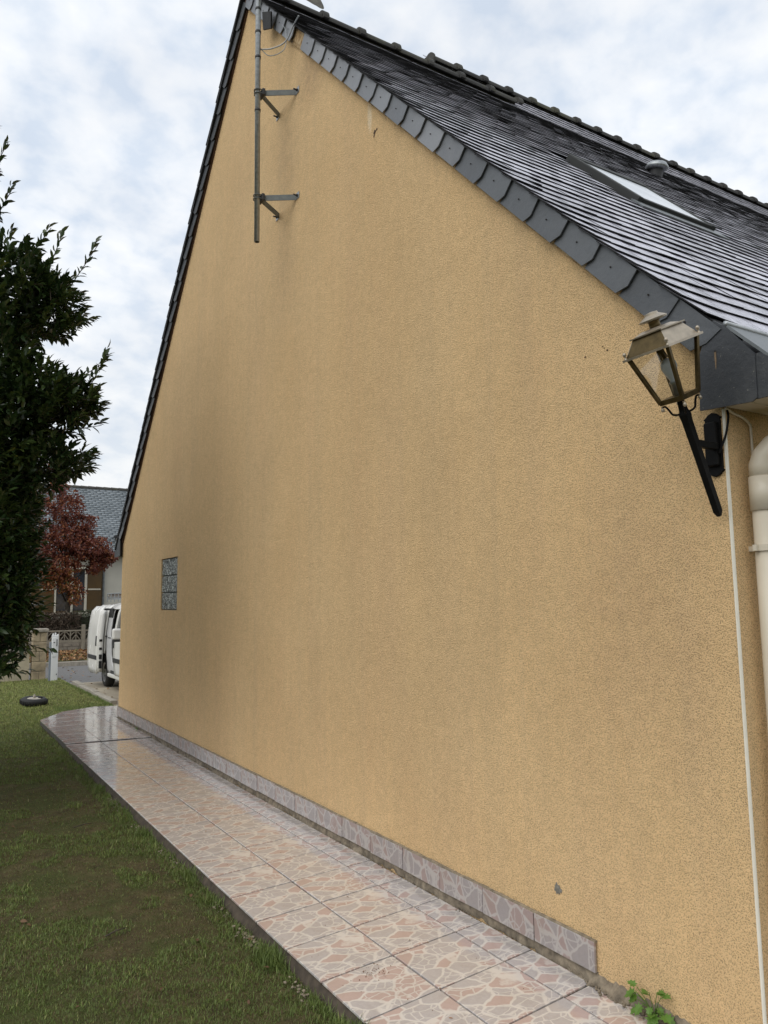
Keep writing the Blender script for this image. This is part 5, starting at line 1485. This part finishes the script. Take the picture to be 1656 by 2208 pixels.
# ------------------------------------------------------------------ small things on the grass and path
bwh = empty('barrow_wheel', (-.82, 13.36, GZ)); tag(bwh, 'small black rubber wheel with grey metal hub lying flat on the lawn', 'wheel')
ax = Vector((.05, -.10, 1)).normalized(); bc = (-.82, 13.36, GZ + .085)
m = MB(); R0, r0 = .165, .066; m.lathe([(R0 + r0 * math.cos(2*PI*k/10), r0 * math.sin(2*PI*k/10)) for k in range(11)], bc, ax, 32)
m.build('tyre', M_RUBBER, bwh, smooth=True)
m = MB()
for k in range(32):
    a = 2*PI*k/32; u = ax.orthogonal().normalized(); w = ax.cross(u); c_ = Vector(bc) + (u * math.cos(a) + w * math.sin(a)) * (R0 + r0 * .98); t_ = (u * math.cos(a) + w * math.sin(a)); s_ = ax.cross(t_)
    V = [c_ + t_ * i * .006 + s_ * j * .009 + ax * kk * .03 for i in (-1, 1) for j in (-1, 1) for kk in (-1, 1)]
    m.add(V, [(0, 1, 3, 2), (4, 6, 7, 5), (0, 4, 5, 1), (2, 3, 7, 6), (0, 2, 6, 4), (1, 5, 7, 3)])
m.build('tread', M_RUBBER, bwh)
M_HUBG = simple('pale_hub', (.40, .37, .32, 1), .7, .2, .3, 12)
m = MB(); m.lathe([(0, .058), (.10, .056), (.118, .045), (.128, .02), (.130, -.02), (0, -.02)], bc, ax, 24); m.build('hub_plate', M_HUBG, bwh)
m = MB(); m.lathe([(.022, .055), (.022, .10), (.014, .105), (.014, .125), (0, .125)], bc, ax, 12); m.build('axle', M_HUBG, bwh)
m = MB(); q = Vector(bc) + Vector((.11, 0, .06)); m.box(tuple(q + Vector((-.04, -.02, -.008))), tuple(q + Vector((.03, .02, .012)))); m.build('bracket', M_RUBBER, bwh)

# weed in the wall joint: lobed leaves
wd = empty('weed', (-.02, .48, PZ)); tag(wd, 'small bright green weed with lobed leaves growing from the path joint by the wall', 'plant')
stem = MB(); LV = MB(); rr = random.Random(5)
RNl = []
def lobed(m, base, d, nrm, size):
    d = Vector(d).normalized(); x = d.cross(Vector(nrm)).normalized(); nn = x.cross(d)
    outl = [(0, 0), (.18, .10), (.10, .42), (.32, .30), (.42, .62), (.55, .34), (.78, .40), (.80, .16), (1.05, 0)]
    pts = [(a, b_) for a, b_ in outl] + [(a, -b_) for a, b_ in reversed(outl[1:-1])]
    c_ = base + d * size * .45 - nn * size * .04
    V = [c_] + [base + d * a * size + x * b_ * size * .8 + nn * (abs(b_) * .18 - a * a * .22) * size for a, b_ in pts]; n = len(pts)
    m.add(V, [(0, 1 + i, 1 + (i + 1) % n) for i in range(n)])
for k in range(20):
    LV = MB()
    a = rr.uniform(0, 2*PI); out = Vector((-abs(math.cos(a)) * .9 if k % 4 else -.1, math.sin(a), 0)); h = rr.uniform(.03, .125)
    b0 = Vector((-.022, .48, PZ)); tip = b0 + out * rr.uniform(.02, .075) + Vector((0, 0, h))
    stem.tube([b0, (b0 + tip) / 2 + Vector((0, 0, .015)), tip], .0014, 5)
    lobed(LV, tip, out + Vector((0, 0, rr.uniform(-.8, .5))), (out.x * .3 - .2, -.1, 1), rr.uniform(.036, .062)); LV.build('leaf', M_WEED, wd)
stem.build('stem', M_WEED, wd)
# dry weeds in the wall joint
for (y, n, kind_) in ((.93, 9, 'straw'), (9.1, 12, 'green')):
    w2 = empty('weed', (-.02, y, PZ)); tag(w2, 'tuft of dry straw-coloured weed in the joint under the near skirting tiles' if kind_ == 'straw' else 'tiny green weed in the joint under the far skirting tiles', 'plant')
    m = MB()
    for k in range(n):
        q = Vector((-.022, y + random.gauss(0, .02), PZ)); t_ = q + Vector((-random.uniform(0, .05), random.gauss(0, .03), random.uniform(.015, .06))); m.tube([q, (q + t_) / 2 + Vector((0, 0, .008)), t_], [.0018, .0014, .0006], 4)
    m.build('stem', M_CRUMB if kind_ == 'straw' else M_WEED, w2)
# the white-grey chip and fallen twigs on the lawn
def twig(x, y, l_, a, label):
    m = MB(); z0 = float(lawn_z(x, y)) + .028; p = Vector((x, y, z0)); d = Vector((math.cos(a), math.sin(a), .03))
    m.tube([p, p + d * l_ * .5 + Vector((0, 0, .008)), p + d * l_], [.004, .0035, .002], 6); m.tube([p + d * l_ * .4, p + d * l_ * .7 + Vector((-.02, .03, .01))], .002, 5)
    tag(m.build('twig', M_BARK, smooth=True), label, 'twig')
twig(-1.75, 2.70, .13, .3, 'dark twig lying in the middle of the shaded near lawn')
twig(-1.55, 4.9, .16, .2, 'pale-looking twig lying on the lawn under the tree')

# dead leaves dropped on the lawn and a few on the tiles
n = 95
x = rng.uniform(-2.5, XE - .05, n); y = rng.uniform(.6, 9.5, n) ; z0 = lawn_z(x, y) + rng.uniform(.012, .026, n)
P = np.stack([x, y, z0], 1)
tag(leaves('fallen_leaves', P, unit(rng.normal(0, 1, (n, 3)) * np.array([1, 1, .25])), unit(rng.normal(0, .35, (n, 3)) + np.array([0, 0, 1])), rng.uniform(.018, .045, n), rng.uniform(.010, .022, n), rng.random(n) * .3, M_DEADLEAF), kind='stuff')
n = 26
x = rng.uniform(XE + .05, -.05, n); y = rng.uniform(.5, 8, n)
P = np.stack([x, y, np.full(n, PZ + .004)], 1)
tag(leaves('leaf_bits', P, unit(rng.normal(0, 1, (n, 3)) * np.array([1, 1, .08])), unit(rng.normal(0, .15, (n, 3)) + np.array([0, 0, 1])), rng.uniform(.008, .022, n), rng.uniform(.004, .01, n), rng.random(n) * .5, M_DEADLEAF), kind='stuff')

mm = MB(); yy, zz = -.020, 2.652
mm.add([(-.0572, yy - .004, zz), (-.0572, yy + .005, zz), (-.0572, yy + .004, zz - .04), (-.0572, yy + .0015, zz - .075), (-.0572, yy - .001, zz - .06), (-.0572, yy - .0035, zz - .03)], [(0, 1, 2, 3, 4, 5)])
mm.build('rust_streak', simple('rust_stain', (.20, .14, .085, 1), .9, 0, .4, 90), verge)
